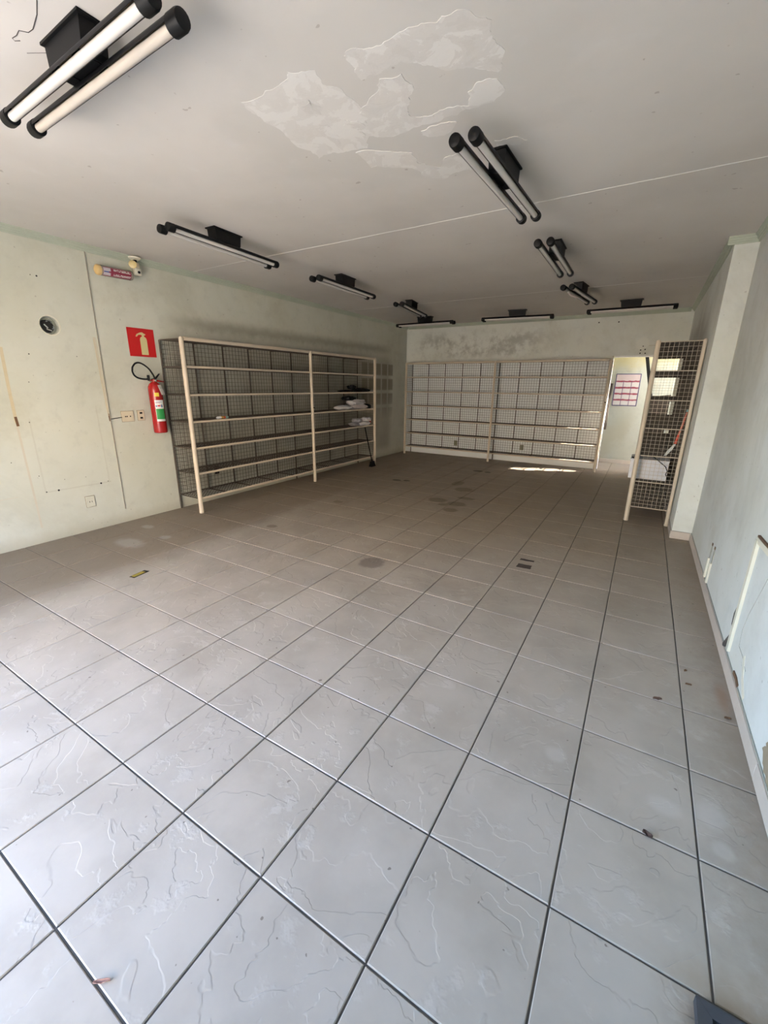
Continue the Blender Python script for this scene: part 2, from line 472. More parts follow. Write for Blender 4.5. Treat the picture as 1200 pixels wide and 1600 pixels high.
floor = MB().box((XL, YF - 0.4, -0.12), (XR + 0.1, YB, -0.0055)).box((0.9, YB, -0.12), (7.0, YP, -0.0055)).build('floor', m_grout)
tag(floor, 'beige slate-look tiled floor with dark recessed joints', 'floor', kind='structure')
floor['_o'] = (0, 0, 0)

GAP, CH = 0.0065, 0.0028
def tile_geo(mb, x0, y0, x1, y1, z=0.0):
    c = CH; k = len(mb.v)
    zb = -0.007
    for (e, zz) in ((0, zb), (0, z - c), (c, z)):
        mb.v += [(x0+e, y0+e, zz), (x1-e, y0+e, zz), (x1-e, y1-e, zz), (x0+e, y1-e, zz)]
    for lv in (0, 4):
        for i in range(4):
            j = (i+1) % 4; mb.f.append((k+lv+i, k+lv+j, k+lv+4+j, k+lv+4+i)); mb.mi.append(0)
    mb.f.append((k+8, k+9, k+10, k+11)); mb.mi.append(0)

cells = []
def cell(i, j, xmin, xmax, ymin, ymax):
    x0 = max(i*P + GAP/2, xmin); x1 = min((i+1)*P - GAP/2, xmax)
    y0 = max(j*P + GAP/2, ymin); y1 = min((j+1)*P - GAP/2, ymax)
    if x1 - x0 < 0.02 or y1 - y0 < 0.02: return
    pts = [project((x, y, 0)) for x in (x0, (x0+x1)/2, x1) for y in (y0, (y0+y1)/2, y1)]
    vis = [q for q in pts if q and -5 <= q[0] <= 1205 and -5 <= q[1] <= 1605]
    area = 0
    if vis:
        d = (Vector(((x0+x1)/2, (y0+y1)/2, 0)) - CAM).dot(RF)
        area = (x1-x0)*(y1-y0) / max(d, 0.3)**3
    cells.append((area, x0, y0, x1, y1))
for i in range(-5, 9):
    for j in range(-4, 21): cell(i, j, XL + 0.003, XR - 0.001, YF - 0.35, YB - 0.002)
for i in range(2, 16):
    for j in range(20, 24): cell(i, j, 0.93, 6.95, YB + 0.004, YP - 0.003)
cells.sort(key=lambda c: -c[0])
stuff = MB(); cache = {}
for n, (area, x0, y0, x1, y1) in enumerate(cells):
    dz = random.uniform(-0.0007, 0.0003)
    if area <= 0 or n >= 296:
        tile_geo(stuff, x0, y0, x1, y1, dz); continue
    key = (round(x1-x0, 3), round(y1-y0, 3))
    if key not in cache:
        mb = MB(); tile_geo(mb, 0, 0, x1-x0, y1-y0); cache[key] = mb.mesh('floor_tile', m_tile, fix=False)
    o = bpy.data.objects.new('floor_tile', cache[key]); COL.objects.link(o)
    o.location = (x0, y0, dz); o.parent = floor
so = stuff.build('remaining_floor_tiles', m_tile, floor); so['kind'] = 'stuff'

# ------------------------------------------------------------------ setting: walls and ceiling
# left wall with a real round cavity for the missing fitting
HC, HR = (1.482, 2.152), 0.083
def left_wall():
    mb = MB(); y0, y1, z0, z1 = YF, YB, -0.12, H
    a, b, c, d = HC[0]-0.2, HC[0]+0.2, HC[1]-0.2, HC[1]+0.2
    X = XL
    def q(ya, za, yb, zb): mb.face([(X,ya,za),(X,yb,za),(X,yb,zb),(X,ya,zb)])
    q(y0,z0,a,z1); q(b,z0,y1,z1); q(a,z0,b,c); q(a,d,b,z1)
    n = 32; ring = []; sq = []; back = []
    for i in range(n):
        t = 2*math.pi*i/n; cs, sn = math.cos(t), math.sin(t)
        ring.append((X, HC[0]+HR*cs, HC[1]+HR*sn)); back.append((X-0.075, HC[0]+HR*cs, HC[1]+HR*sn))
        m_ = max(abs(cs), abs(sn)); sq.append((X, HC[0]+0.2*cs/m_, HC[1]+0.2*sn/m_))
    for i in range(n):
        j = (i+1) % n
        mb.face([ring[i], sq[i], sq[j], ring[j]]); mb.face([ring[i], ring[j], back[j], back[i]])
    mb.face(back)
    X2 = XL - 0.16
    mb.face([(X2,y0,z0),(X2,y0,z1),(X2,y1,z1),(X2,y1,z0)])
    mb.face([(X,y0,z0),(X,y0,z1),(X2,y0,z1),(X2,y0,z0)]); mb.face([(X,y1,z0),(X2,y1,z0),(X2,y1,z1),(X,y1,z1)])
    mb.face([(X,y0,z0),(X2,y0,z0),(X2,y1,z0),(X,y1,z0)]); mb.face([(X,y0,z1),(X,y1,z1),(X2,y1,z1),(X2,y0,z1)])
    bm = None
    o = mb.build('wall_left', m_wall_l, fixed := None)
    bm = bmesh.new(); bm.from_mesh(o.data); bmesh.ops.remove_doubles(bm, verts=bm.verts, dist=0.0005)
    bmesh.ops.recalc_face_normals(bm, faces=bm.faces); bm.to_mesh(o.data); bm.free()
    o['_o'] = (0, 0, 0); return o
wl = left_wall(); tag(wl, 'long pale green painted wall with marks and a round hole', 'wall', kind='structure')

wb = MB().box((XL - 0.16, YB, -0.12), (DX0, YB + 0.13, H)).box((DX1, YB, -0.12), (XC + 0.4, YB + 0.13, H)).box((DX0, YB, DZ), (DX1, YB + 0.13, H)).build('wall_back', m_wall_b)
tag(wb, 'pale back wall behind wire shelving with a doorway at its right end', 'wall', kind='structure'); wb['_o'] = (0, 0, 0)
wr = MB().box((XR, YF, -0.12), (XR + 0.2, YS, H)).build('wall_right', m_wall_r)
tag(wr, 'bluish white right wall with broken conduit and cracked plaster', 'wall', kind='structure'); wr['_o'] = (0, 0, 0)
wrr = MB().box((XC, YS, -0.12), (XR + 0.2, YB, H)).build('wall_right_rear', m_wall_rr)
tag(wrr, 'stepped-out rear part of the right wall with bright end face', 'wall', kind='structure'); wrr['_o'] = (0, 0, 0)
OX0, OX1, OZ = -0.75, 2.15, 2.36
wf = MB().box((XL - 0.16, YF - 0.15, -0.12), (OX0, YF, H)).box((OX1, YF - 0.15, -0.12), (XR + 0.2, YF, H)).box((OX0, YF - 0.15, OZ), (OX1, YF, H)).build('wall_front', m_wall_f)
tag(wf, 'street-side wall with the wide open shop front', 'wall', kind='structure')

ceil = MB().box((XL - 0.16, YF - 0.15, H), (XR + 0.2, YB + 0.13, H + 0.16)).build('ceiling', m_ceil)
tag(ceil, 'off-white flat ceiling with patched plaster and thin panel seams', 'ceiling', kind='structure'); ceil['_o'] = (0, 0, 0)

# ceiling panel seams
for y, a, b in ((3.14, XL + 0.06, XR - 0.06), (6.42, XL + 0.06, XC - 0.06)):
    mb = MB(); n = 24
    pts = [(a + (b-a)*i/n, y + random.uniform(-0.004, 0.004)) for i in range(n+1)]
    poly = [(x, yy - 0.0045, H) for x, yy in pts] + [(x, yy + 0.0045, H) for x, yy in reversed(pts)]
    mb.prism(poly, (0, 0, -0.002)).build('ceiling_seam', m_seam, ceil)
# filler patches on the ceiling
def ragged(pts, seed=1, amp=0.16, levels=3):
    rr = random.Random(seed)
    for _ in range(levels):      # midpoint displacement
        out = []
        for i, p in enumerate(pts):
            q = pts[(i+1) % len(pts)]; dx, dy = q[0]-p[0], q[1]-p[1]; k = rr.uniform(-amp, amp)
            out += [p, ((p[0]+q[0])/2 - dy*k, (p[1]+q[1])/2 + dx*k)]
        pts = out
    return pts
def rough_poly(pts, amp=0.012, sub=4, seed=1):
    rr = random.Random(seed); out = []
    for i, p in enumerate(pts):
        q = pts[(i+1) % len(pts)]
        for k in range(sub):
            t = k/sub; out.append((p[0]+(q[0]-p[0])*t + rr.uniform(-amp, amp)*(k > 0), p[1]+(q[1]-p[1])*t + rr.uniform(-amp, amp)*(k > 0)))
    return out
PA = [(1.056,1.187),(1.224,1.186),(1.312,1.194),(1.377,1.179),(1.407,1.147),(1.52,1.203),(1.494,1.285),(1.54,1.337),(1.545,1.417),(1.561,1.485),(1.548,1.551),(1.509,1.661),(1.513,1.764),(1.447,1.756),(1.371,1.858),(1.247,1.827),(1.164,1.79),(1.032,1.812),(1.022,1.607),(1.036,1.365),(1.035,1.274)]
PB = [(1.701,1.182),(1.753,1.186),(1.811,1.22),(1.903,1.217),(1.969,1.209),(2.048,1.214),(2.098,1.24),(2.124,1.22),(2.195,1.23),(2.244,1.297),(2.284,1.335),(2.261,1.426),(2.283,1.521),(2.251,1.592),(2.224,1.623),(2.183,1.58),(2.083,1.516),(2.01,1.479),(1.949,1.415),(1.916,1.378),(1.88,1.347),(1.828,1.345),(1.761,1.363),(1.664,1.357),(1.667,1.299),(1.687,1.281),(1.679,1.221)]
PB2 = [(1.743,1.392),(1.844,1.412),(1.856,1.50),(1.80,1.567),(1.764,1.626),(1.74,1.714),(1.813,1.756),(1.879,1.743),(1.977,1.75),(2.029,1.78),(2.059,1.682),(2.127,1.637),(2.207,1.662),(2.218,1.753),(2.148,1.813),(2.066,1.814),(1.949,1.822),(1.842,1.826),(1.722,1.812),(1.581,1.825),(1.473,1.772),(1.496,1.681),(1.549,1.526),(1.684,1.464)]
PC = [(1.283,1.859),(1.473,1.951),(1.576,2.028),(1.554,2.161),(1.657,2.279),(1.712,2.196),(1.807,2.178),(1.816,2.41),(1.683,2.396),(1.607,2.439),(1.506,2.316),(1.464,2.168),(1.375,2.117),(1.267,2.063),(1.282,1.948)]
PD = [(1.724,1.857),(1.849,1.844),(1.926,1.88),(1.852,1.946),(1.759,1.937),(1.713,1.895)]
PE = [(2.045,2.149),(2.174,2.176),(2.207,2.236),(2.16,2.263),(2.04,2.217)]
PG = [(1.30,1.36),(1.36,1.34),(1.39,1.42),(1.33,1.47),(1.29,1.43)]
PH = [(1.22,1.62),(1.27,1.52),(1.31,1.55),(1.27,1.72),(1.20,1.80)]
PI_ = [(1.42,1.56),(1.47,1.60),(1.44,1.72),(1.38,1.76),(1.38,1.66)]
for k, pp in enumerate((PA, PB, PB2, PC, PD, PE)):
    poly = [(x, y, H) for x, y in ragged(pp, k)]
    MB().prism(poly, (0, 0, -0.0009 - 0.00035*k)).build('plaster_patch', m_patch if k not in (1,) else m_patch2, ceil)
for k, pp in enumerate((PG, PH, PI_)):
    poly = [(x, y, H) for x, y in ragged(pp, 20 + k, 0.3)]
    MB().prism(poly, (0, 0, -0.0016)).build('sanded_spot', m_patch2, ceil)
mb = MB()
cr = [(0.877,0.402),(0.793,0.434),(0.695,0.457),(0.66,0.455),(0.639,0.431),(0.60,0.437),(0.567,0.434),(0.558,0.445),(0.578,0.456)]
mb.path([(x, y, H - 0.0003) for x, y in cr], 0.0018, 4)
mb.path([(0.52,0.50,H-0.0003),(0.60,0.545,H-0.0003),(0.66,0.60,H-0.0003)], 0.0010, 4)
mb.build('ceiling_crack', m_crack, ceil)

# green crown moulding, three steps
def moulding(name, p, q, inward, parentlabel):
    mb = MB(); p = Vector(p); q = Vector(q); n = Vector(inward)
    prof = [(0,0),(0,-0.062),(0.010,-0.062),(0.014,-0.050),(0.022,-0.047),(0.026,-0.034),(0.034,-0.031),(0.040,-0.016),(0.050,-0.013),(0.054,0)]
    k = len(mb.v); N = len(prof)
    for c in (p, q):
        for a, z in prof: mb.v.append(tuple(c + n*a + Vector((0,0,H+z))))
    for i in range(N):
        j = (i+1) % N; mb.f.append((k+i, k+N+i, k+N+j, k+j)); mb.mi.append(0)
    mb.f.append(tuple(range(k, k+N))); mb.mi.append(0); mb.f.append(tuple(k+N+i for i in reversed(range(N)))); mb.mi.append(0)
    o = mb.build(name, m_trim); tag(o, parentlabel, 'moulding', kind='structure'); return o
moulding('trim_1', (XL, YF, 0), (XL, YB, 0), (1,0,0), 'pale green crown moulding along the left wall')
moulding('trim_2', (XL + 0.05, YB, 0), (XC - 0.05, YB, 0), (0,-1,0), 'pale green crown moulding along the back wall')
moulding('trim_3', (XC, YS, 0), (XC, YB, 0), (-1,0,0), 'pale green crown moulding along the rear right wall')
moulding('trim_4', (XC - 0.054, YS, 0), (XR, YS, 0), (0,-1,0), 'short pale green moulding over the stepped wall end')
moulding('trim_5', (XR, YF, 0), (XR, YS, 0), (-1,0,0), 'pale green crown moulding along the near right wall')

# beige skirting made of cut tiles
def skirting(name, label, runs):
    e = bpy.data.objects.new(name, None); COL.objects.link(e); e['_o'] = (0,0,0); tag(e, label, 'baseboard', kind='structure')
    for (p, q, n, L, off) in runs:
        p = Vector(p); q = Vector(q); n = Vector(n); d = (q-p).normalized(); T = (q-p).length; s = -off
        while s < T:
            a = max(s, 0) + 0.0015; b = min(s + L, T) - 0.0015
            if b - a > 0.01:
                A = p + d*a; B = p + d*b + n*0.011; zt = 0.083 + random.uniform(-0.002, 0.002)
                lo = (min(A.x,B.x), min(A.y,B.y), 0.001); hi = (max(A.x,B.x), max(A.y,B.y), zt)
                MB().box(lo, hi, 0.002).build('skirting_tile', m_skirt, e)
            s += L
    return e
skirting('baseboard_right', 'beige tile skirting along the right wall', [
    ((XR, -0.6, 0), (XR, YS - 0.012, 0), (-1,0,0), 0.43, 0.17), ((XC - 0.011, YS, 0), (XR - 0.012, YS, 0), (0,-1,0), 0.43, 0),
    ((XC, YS + 0.001, 0), (XC, YB, 0), (-1,0,0), 0.43, 0.1)])
# dark gap and crumbled mortar above the skirting
mb = MB()
mb.box((XR - 0.005, -0.6, 0.084), (XR, YS, 0.092)); mb.box((XC - 0.004, YS - 0.004, 0.084), (XR, YS, 0.089)); mb.build('mortar_gap', m_cond_grey, wr)

# ------------------------------------------------------------------ passage behind the back wall
pw = MB().box((0.9, YP, -0.12), (7.0, YP + 0.15, 2.9)).build('wall_passage', m_wall_p)
tag(pw, 'yellow-stained pale wall of the passage seen through the doorway', 'wall', kind='structure'); pw['_o'] = (0,0,0)
we = MB().box((0.75, YB + 0.13, -0.12), (0.9, YP + 0.15, 2.9)).build('wall_passage_end', m_wall_p)
tag(we, 'closed end wall of the rear passage, hidden behind the back wall', 'wall', kind='structure')
wy = MB().box((XR + 0.2, YB - 0.02, -0.12), (7.0, YB + 0.13, 2.9)).build('wall_yard', m_wall_p)
tag(wy, 'outer wall of the rear passage towards the open yard', 'wall', kind='structure')
cp = MB().box((0.75, YB + 0.13, 2.9), (3.95, YP + 0.15, 3.05)).build('ceiling_passage', m_ceil)
MB().box((5.30, YB + 0.13, 2.9), (7.0, YP + 0.15, 3.05)).build('added_roof', m_addedroof, cp)  # unseen roof piece, added to cut the skylight entering the passage
tag(cp, 'flat roof over the closed end of the rear passage', 'ceiling', kind='structure')
skirting('baseboard_passage', 'beige tile skirting at the foot of the passage wall', [((0.95, YP, 0), (6.9, YP, 0), (0,-1,0), 0.43, 0.2)])
dj = MB().box((DX0 - 0.004, YB - 0.012, 0), (DX0 + 0.022, YB + 0.14, DZ - 0.02), 0.003).box((DX0 + 0.022, YB - 0.012, DZ - 0.025), (DX1, YB + 0.14, DZ + 0.004), 0.003).build('door_1', m_jamb)
tag(dj, 'white metal frame of the doorway beside the rear shelving', 'door frame', kind='structure'); dj['_o'] = (0,0,0)
MB().box((2.366, 9.08, 0.80), (2.41, 9.10, 1.70), 0.003).build('dark_seal_strip', m_wood, dj)
# sloping dark steel stringer of the stair
sr = thing('stair_stringer', (3.05, 9.6, 0), 'sloping dark steel stair bar in the passage behind the doorway', 'stair bar')
a, b = Vector((2.745, 9.6, 2.86)), Vector((3.43, 9.6, 0.0)); d = (b-a).normalized()
u = Vector((d.z, 0, -d.x)) * 0.030
MB().prism([a-u, a+u, b+u, b-u], (0, 0.05, 0)).build('bar', m_black, sr)
MB().box((3.36, 9.57, 0), (3.50, 9.68, 0.008), 0.002).build('foot_plate', m_wood, sr)
bd = thing('added_board', (3.26, 9.25, 0), 'dark brown board added in the doorway to darken the view behind the right shelving', 'board')  # added to darken what shows through the right shelving
MB().prism([(3.09,9.20,0.0005),(3.41,9.20,0.0005),(3.41,9.30,1.50),(3.09,9.30,1.46)], (0,0.03,0)).build('panel', m_wood, bd)  # face of the added board
MB().prism([(3.09,9.195,0.05),(3.13,9.195,0.05),(3.13,9.285,1.42),(3.09,9.285,1.42)], (0,0.006,0)).build('added_batten', m_wood, bd)
# price poster
po_ = thing('price_poster', (2.62, YP, 1.25), 'pale pink poster with red bands and dark grid lines on the passage wall', 'poster')
px0, px1, pz0, pz1 = 2.393, 2.848, 1.25, 1.898
po_sheet = MB().box((px0, YP - 0.006, pz0), (px1, YP, pz1)).build('sheet', m_poster, po_)
b_ = MB()
for lo, hi in (((px0-.006,pz0-.006),(px0+.008,pz1+.006)),((px1-.008,pz0-.006),(px1+.006,pz1+.006)),((px0,pz0-.006),(px1,pz0+.010)),((px0,pz1-.008),(px1,pz1+.006))):
    b_.box((lo[0], YP-0.010, lo[1]), (hi[0], YP-0.0005, hi[1]))
b_.build('border', m_navy, po_)
rows = [pz1 - 0.145, pz1 - 0.275, pz1 - 0.40, pz1 - 0.525]
rnd = random.Random(3)
for k, zz in enumerate(rows):
    mb = MB(); n = 12; xs = [px0+0.01 + (px1-px0-0.02)*i/n for i in range(n+1)]
    poly = [(x, YP-0.006, zz + 0.010 + rnd.uniform(-.006,.008)) for x in xs] + [(x, YP-0.006, zz - 0.012 - rnd.uniform(0,.012)) for x in reversed(xs)]
    mb.prism(poly, (0,-0.0012,0)).build('red_band', m_posterred, po_sheet)
    for c in range(3):
        w = (px1-px0)/3; MB().box((px0+c*w+0.012, YP-0.0072, zz-0.108), (px0+(c+1)*w-0.012, YP-0.006, zz-0.028)).build('price_cell', m_posterw, po_sheet)
for c in (1, 2):
    x = px0 + c*(px1-px0)/3; MB().box((x-.004, YP-0.0078, pz0), (x+.004, YP-0.006, rows[0])).build('grid_line', m_navy, po_sheet)

# ------------------------------------------------------------------ wire shelving
LV = [0.19, 0.512, 0.833, 1.158, 1.480, 1.805]
TOP = 2.115
def grid(mb, o, u, v, lu, lv, pu, pv, r):
    o = Vector(o); u = Vector(u); v = Vector(v)
    nu = max(1, round(lu/pu)); nv = max(1, round(lv/pv))
    for i in range(nu+1): mb.bar(o + u*(lu*i/nu), o + u*(lu*i/nu) + v*lv, r)
    nrm = u.cross(v)*r*1.2
    for j in range(nv+1): mb.bar(o + v*(lv*j/nv) + nrm, o + v*(lv*j/nv) + u*lu + nrm, r)

def shelving(name, label, org, du, dn, bays, depth, seg, endmat, r_post=0.026, knobs=(), side_ends=(True, True), lv=LV, shared_top=True, wire=m_wire):
    """org: floor point of the first front post; du along the run; dn from front to back"""
    t = thing(name, org, label, 'shelving', 'wire shelving units')
    o = Vector(org); du = Vector(du); dn = Vector(dn); Z = Vector((0,0,1))
    s = 0; xs = [0]
    for b in bays: s += b; xs.append(s)
    L = s
    for k, x in enumerate(xs):     # front posts (steel tube) and slim rear rods
        p = o + du*x
        rr = r_post if k in (0, len(xs)-1) else r_post*0.92
        MB().lathe(p, Z, [(0.0, rr*0.92),(0.003, rr*1.04),(0.022, rr*1.04),(0.024, rr),(TOP-0.002, rr),(TOP+0.016, rr*0.75),(TOP+0.022, rr*0.3)], 14).build('post', m_cream, t, True)
        q = o + du*x + dn*depth
        MB().bar(q, q + Z*TOP, 0.011, 6, True).build('rear_upright', wire, t)
    for b in range(len(bays)):
        x0, x1 = xs[b], xs[b+1]; w = x1 - x0; n = max(1, round(w/seg)); g = 0.028
        MB().bar(o+du*(x0+g)+Z*TOP, o+du*(x1-g)+Z*TOP, 0.021, 10, True).build('top_rail', m_cream, t, True)
        MB().bar(o+du*x0+dn*depth+Z*TOP, o+du*x1+dn*depth+Z*TOP, 0.008, 4).build('rear_top_rod', wire, t)
        for z in lv:
            MB().bar(o+du*(x0+g)+Z*z, o+du*(x1-g)+Z*z, 0.0145, 8, True).build('shelf_rail', m_cream, t, True)
            mb = MB()
            grid(mb, o+du*(x0+0.01)+dn*0.02+Z*(z+0.004), du, dn, w-0.02, depth-0.03, 0.05, 0.05, 0.0034)
            for i in range(n+1):
                xx = min(max(x0 + w*i/n, x0+0.02), x1-0.02)
                mb.bar(o+du*xx+dn*0.015+Z*(z-0.006), o+du*xx+dn*(depth-0.005)+Z*(z-0.006), 0.007)
            mb.bar(o+du*x0+dn*(depth-0.006)+Z*(z-0.006), o+du*x1+dn*(depth-0.006)+Z*(z-0.006), 0.0065)
            mb.build('shelf_mesh', wire, t)
        mb = MB(); grid(mb, o+du*(x0+0.01)+dn*0.025+Z*(TOP-0.004), du, dn, w-0.02, depth-0.035, 0.05, 0.05, 0.0030)
        for i in range(1, n): mb.bar(o+du*(x0+w*i/n)+dn*0.02+Z*(TOP-0.012), o+du*(x0+w*i/n)+dn*(depth-0.005)+Z*(TOP-0.012), 0.006)
        mb.build('top_mesh', wire, t)
        # rear mesh in upright panels
        for i in range(n):
            a = x0 + w*i/n; mb = MB()
            grid(mb, o+du*(a+0.006)+dn*depth+Z*lv[0], du, Z, w/n-0.012, TOP-lv[0], 0.054, 0.053, 0.0026)
            mb.bar(o+du*(a+0.003)+dn*(depth-0.004)+Z*lv[0], o+du*(a+0.003)+dn*(depth-0.004)+Z*TOP, 0.0085)
            mb.build('back_mesh', wire, t)
    # mesh ends
    for k, x in enumerate((0, L)):
        if not side_ends[k]: continue
        zs = lv + [TOP]
        for a, b2 in zip(zs[:-1], zs[1:]):
            mb = MB(); grid(mb, o+du*x+dn*0.02+Z*(a+0.003), dn, Z, depth-0.025, b2-a-0.006, 0.047, 0.048, 0.0021)
            mb.bar(o+du*x+dn*0.02+Z*a, o+du*x+dn*depth+Z*a, 0.0065)
            mb.build('end_mesh', endmat[k], t)
        MB().bar(o+du*x+dn*0.02+Z*TOP, o+du*x+dn*depth+Z*TOP, 0.0065).build('end_rod', endmat[k], t)
    for (x, z) in knobs:
        p = o+du*x-dn*0.026+Z*z
        MB().lathe(p + dn*0.006, -dn, [(0,0.012),(0.012,0.012),(0.018,0.007)], 10).build('bolt_knob', m_blackp, t, True)
    return t

shelving('wire_shelving', 'long cream wire shelving against the left wall', (-1.70, 2.59, 0), (0,1,0), (-1,0,0), (2.26, 1.93), 0.425, 0.45, (m_shadowwire, m_wire), 0.027, [(2.27, 1.25)])
shelving('wire_shelving', 'cream wire shelving across the back wall', (-1.95, 8.565, 0), (1,0,0), (0,1,0), (2.13, 2.17), 0.335, 0.43, (m_wire, m_wire), 0.025, [(4.31, 1.35)])
shelving('wire_shelving', 'cream wire shelving by the right wall, mesh end towards the room', (3.035, 5.31, 0), (0,1,0), (1,0,0), (1.63, 1.63), 0.43, 0.41, (m_wirel, m_wire), 0.027)
# second front-sized post at the wall side of the right unit's mesh end
rs = [o for o in S.objects if o.name.startswith('wire_shelving')][-1]
MB().lathe((3.466, 5.30, 0), (0,0,1), [(0,0.018),(0.003,0.021),(0.02,0.021),(0.022,0.019),(TOP+0.01,0.019),(TOP+0.02,0.008)], 14).build('rear_post', m_cream, rs, True)

# ------------------------------------------------------------------ fluorescent fixtures
def fixture(cx, cy, along, label, L=1.27, gap=0.105, zt=2.822, dirty=False, boxmat=m_black):
    t = thing('fluorescent_fixture', (cx, cy, H), label, 'ceiling light', 'twin tube ceiling fixtures')
    c = Vector((cx, cy, 0)); d = Vector(along).normalized(); s = Vector((-d.y, d.x, 0)); Z = Vector((0,0,1))
    # ballast box, tapering up to its flange
    def ring(hl, hw, z): return [c + d*hl*a + s*hw*b + Z*z for a, b in ((-1,-1),(1,-1),(1,1),(-1,1))]
    mb = MB(); k = 0
    R_ = [ring(0.165,0.060,H-0.0005), ring(0.165,0.060,H-0.010), ring(0.150,0.050,H-0.012), ring(0.140,0.050,2.865), ring(0.125,0.044,2.845)]
    for r in R_: mb.v += [tuple(p) for p in r]
    for lv in range(len(R_)-1):
        for i in range(4):
            j = (i+1) % 4; mb.f.append((lv*4+i, lv*4+j, lv*4+4+j, lv*4+4+i)); mb.mi.append(0)
    mb.f.append((0,1,2,3)); mb.mi.append(0); n = (len(R_)-1)*4; mb.f.append((n,n+1,n+2,n+3)); mb.mi.append(0)
    mb.build('ballast_box', boxmat, t)
    mb = MB()
    for e in (-1, 1):
        p = c + d*(0.09*e) + Z*2.842
        mb.prism([p - d*0.03 - s*(gap/2), p + d*0.03 - s*(gap/2), p + d*0.03 + s*(gap/2), p - d*0.03 + s*(gap/2)], (0,0,0.012))
    mb.build('bracket', m_black, t)
    for e in (-1, 1):
        o = c + s*(e*gap/2) + Z*zt
        # half-round reflector channel above the tube
        mb = MB(); n = 10; k = 0; ro, ri = 0.031, 0.029
        for h in (-L/2+0.03, L/2-0.03):
            for rr in (ro, ri):
                for i in range(n+1):
                    th = math.radians(-8) + math.radians(196)*i/n
                    mb.v.append(tuple(o + d*h + s*(rr*math.cos(th)) + Z*(rr*math.sin(th)+0.002)))
        m1 = n+1
        for i in range(n):
            mb.f.append((i, i+1, 2*m1+i+1, 2*m1+i)); mb.mi.append(0)
            mb.f.append((m1+i, 3*m1+i, 3*m1+i+1, m1+i+1)); mb.mi.append(1)
            for b in (0, 2*m1): mb.f.append((b+i, b+i+1, b+m1+i+1, b+m1+i)); mb.mi.append(0)
        for i in (0, n): mb.f.append((i, m1+i, 3*m1+i, 2*m1+i)); mb.mi.append(0)
        ch = mb.build('reflector_channel', [m_black, m_brownin], t, True)
        for p_, mi in zip(ch.data.polygons, mb.mi): p_.material_index = mi
        tm = m_tubeold if (dirty and e > 0) else m_tube
        MB().bar(o - d*(L/2-0.02) - Z*0.004, o + d*(L/2-0.02) - Z*0.004, 0.0185, 14, True).build('tube', tm, t, True)
        for q in (-1, 1):
            MB().lathe(o + d*(q*(L/2-0.062)), d*q, [(0,0.030),(0.002,0.034),(0.050,0.034),(0.060,0.031),(0.064,0.022)], 18).build('end_cap', m_blackp, t, True)
    return t
fixture(0.805, 0.555, (1,-0.03,0), 'nearest twin-tube ceiling fixture with dirty tubes beside a ceiling crack', dirty=True)
fixture(2.04, 2.385, (0.03,1,0), 'twin-tube ceiling fixture next to the patched plaster')
fixture(2.035, 4.25, (-0.01,1,0), 'middle twin-tube fixture of the right ceiling row')
fx4 = fixture(2.02, 6.16, (0.12,1,0), 'crooked twin-tube fixture at the rear of the right ceiling row, scrap hanging off it')
fixture(2.575, 7.68, (1,0,0), 'twin-tube fixture near the back wall above the doorway', boxmat=m_blackp)
fixture(0.75, 7.78, (1,0.12,0), 'middle twin-tube fixture of the row along the back wall')
fixture(-1.09, 7.72, (1,0,0), 'twin-tube fixture in the far left ceiling corner along the back wall')
fixture(-0.58, 6.16, (-0.15,1,0), 'twin-tube fixture at the rear of the left ceiling row')
fixture(-0.57, 4.28, (-0.02,1,0), 'middle twin-tube fixture of the left ceiling row')
fixture(-0.57, 2.39, (-0.04,1,0), 'front twin-tube fixture of the left ceiling row, above the exit sign')
mb = MB(); mb.path([(1.93,5.75,2.80),(1.95,5.80,2.775),(1.99,5.86,2.76),(2.03,5.90,2.75)], [0.012,0.016,0.012,0.004], 6)
mb.build('hanging_scrap', m_pinkw, fx4, True)

# ------------------------------------------------------------------ left wall: marks, cables, fittings
def strip_left(name, pts, w, th, mat):
    mb = MB()
    for (a, b) in zip(pts[:-1], pts[1:]):
        dy, dz = b[0]-a[0], b[1]-a[1]; l = math.hypot(dy, dz); ny, nz = -dz/l*w/2, dy/l*w/2
        mb.prism([(XL,a[0]-ny,a[1]-nz),(XL,a[0]+ny,a[1]+nz),(XL,b[0]+ny,b[1]+nz),(XL,b[0]-ny,b[1]-nz)], (th,0,0))
    return mb.build(name, mat, wl)
strip_left('adhesive_strip', [(1.872,2.08),(1.880,1.6),(1.886,1.255)], 0.030, 0.0015, m_adhd)
strip_left('adhesive_strip', [(1.862,2.06),(1.868,1.6),(1.880,1.255)], 0.007, 0.002, m_adh)
strip_left('adhesive_strip', [(1.05,1.92),(1.038,1.56),(1.034,1.23)], 0.026, 0.0015, m_adh)
strip_left('adhesive_strip', [(1.034,1.20),(1.037,0.60),(1.039,0.16)], 0.018, 0.001, m_adhd)
strip_left('rust_mark', [(1.036,1.29),(1.041,1.20)], 0.022, 0.002, m_rust)
strip_left('rust_mark', [(1.884,1.28),(1.887,1.195)], 0.017, 0.002, m_rust)
strip_left('scratch', [(0.66,0.50),(0.78,0.517),(0.905,0.518)], 0.006, 0.0006, m_adhd)
mb = MB()
for (y, z, r) in ((1.256,0.518,0.014),(1.673,0.515,0.014),(1.256,1.872,0.008),(1.454,2.584,0.011),(1.404,2.585,0.006),(1.67,1.873,0.006),(1.206,1.612,0.006),(1.114,0.695,0.006),(1.329,0.622,0.005),(1.532,0.614,0.005),(1.137,1.231,0.007),(1.147,0.52,0.009),(1.75,0.525,0.007),(0.86,1.17,0.011),(0.845,1.14,0.009),(0.92,0.86,0.006)):
    mb.lathe((XL-0.003,y,z),(1,0,0),[(0,r*0.75),(0.0035,r*0.75)],8)
mb.build('screw_holes', m_dark, wl)
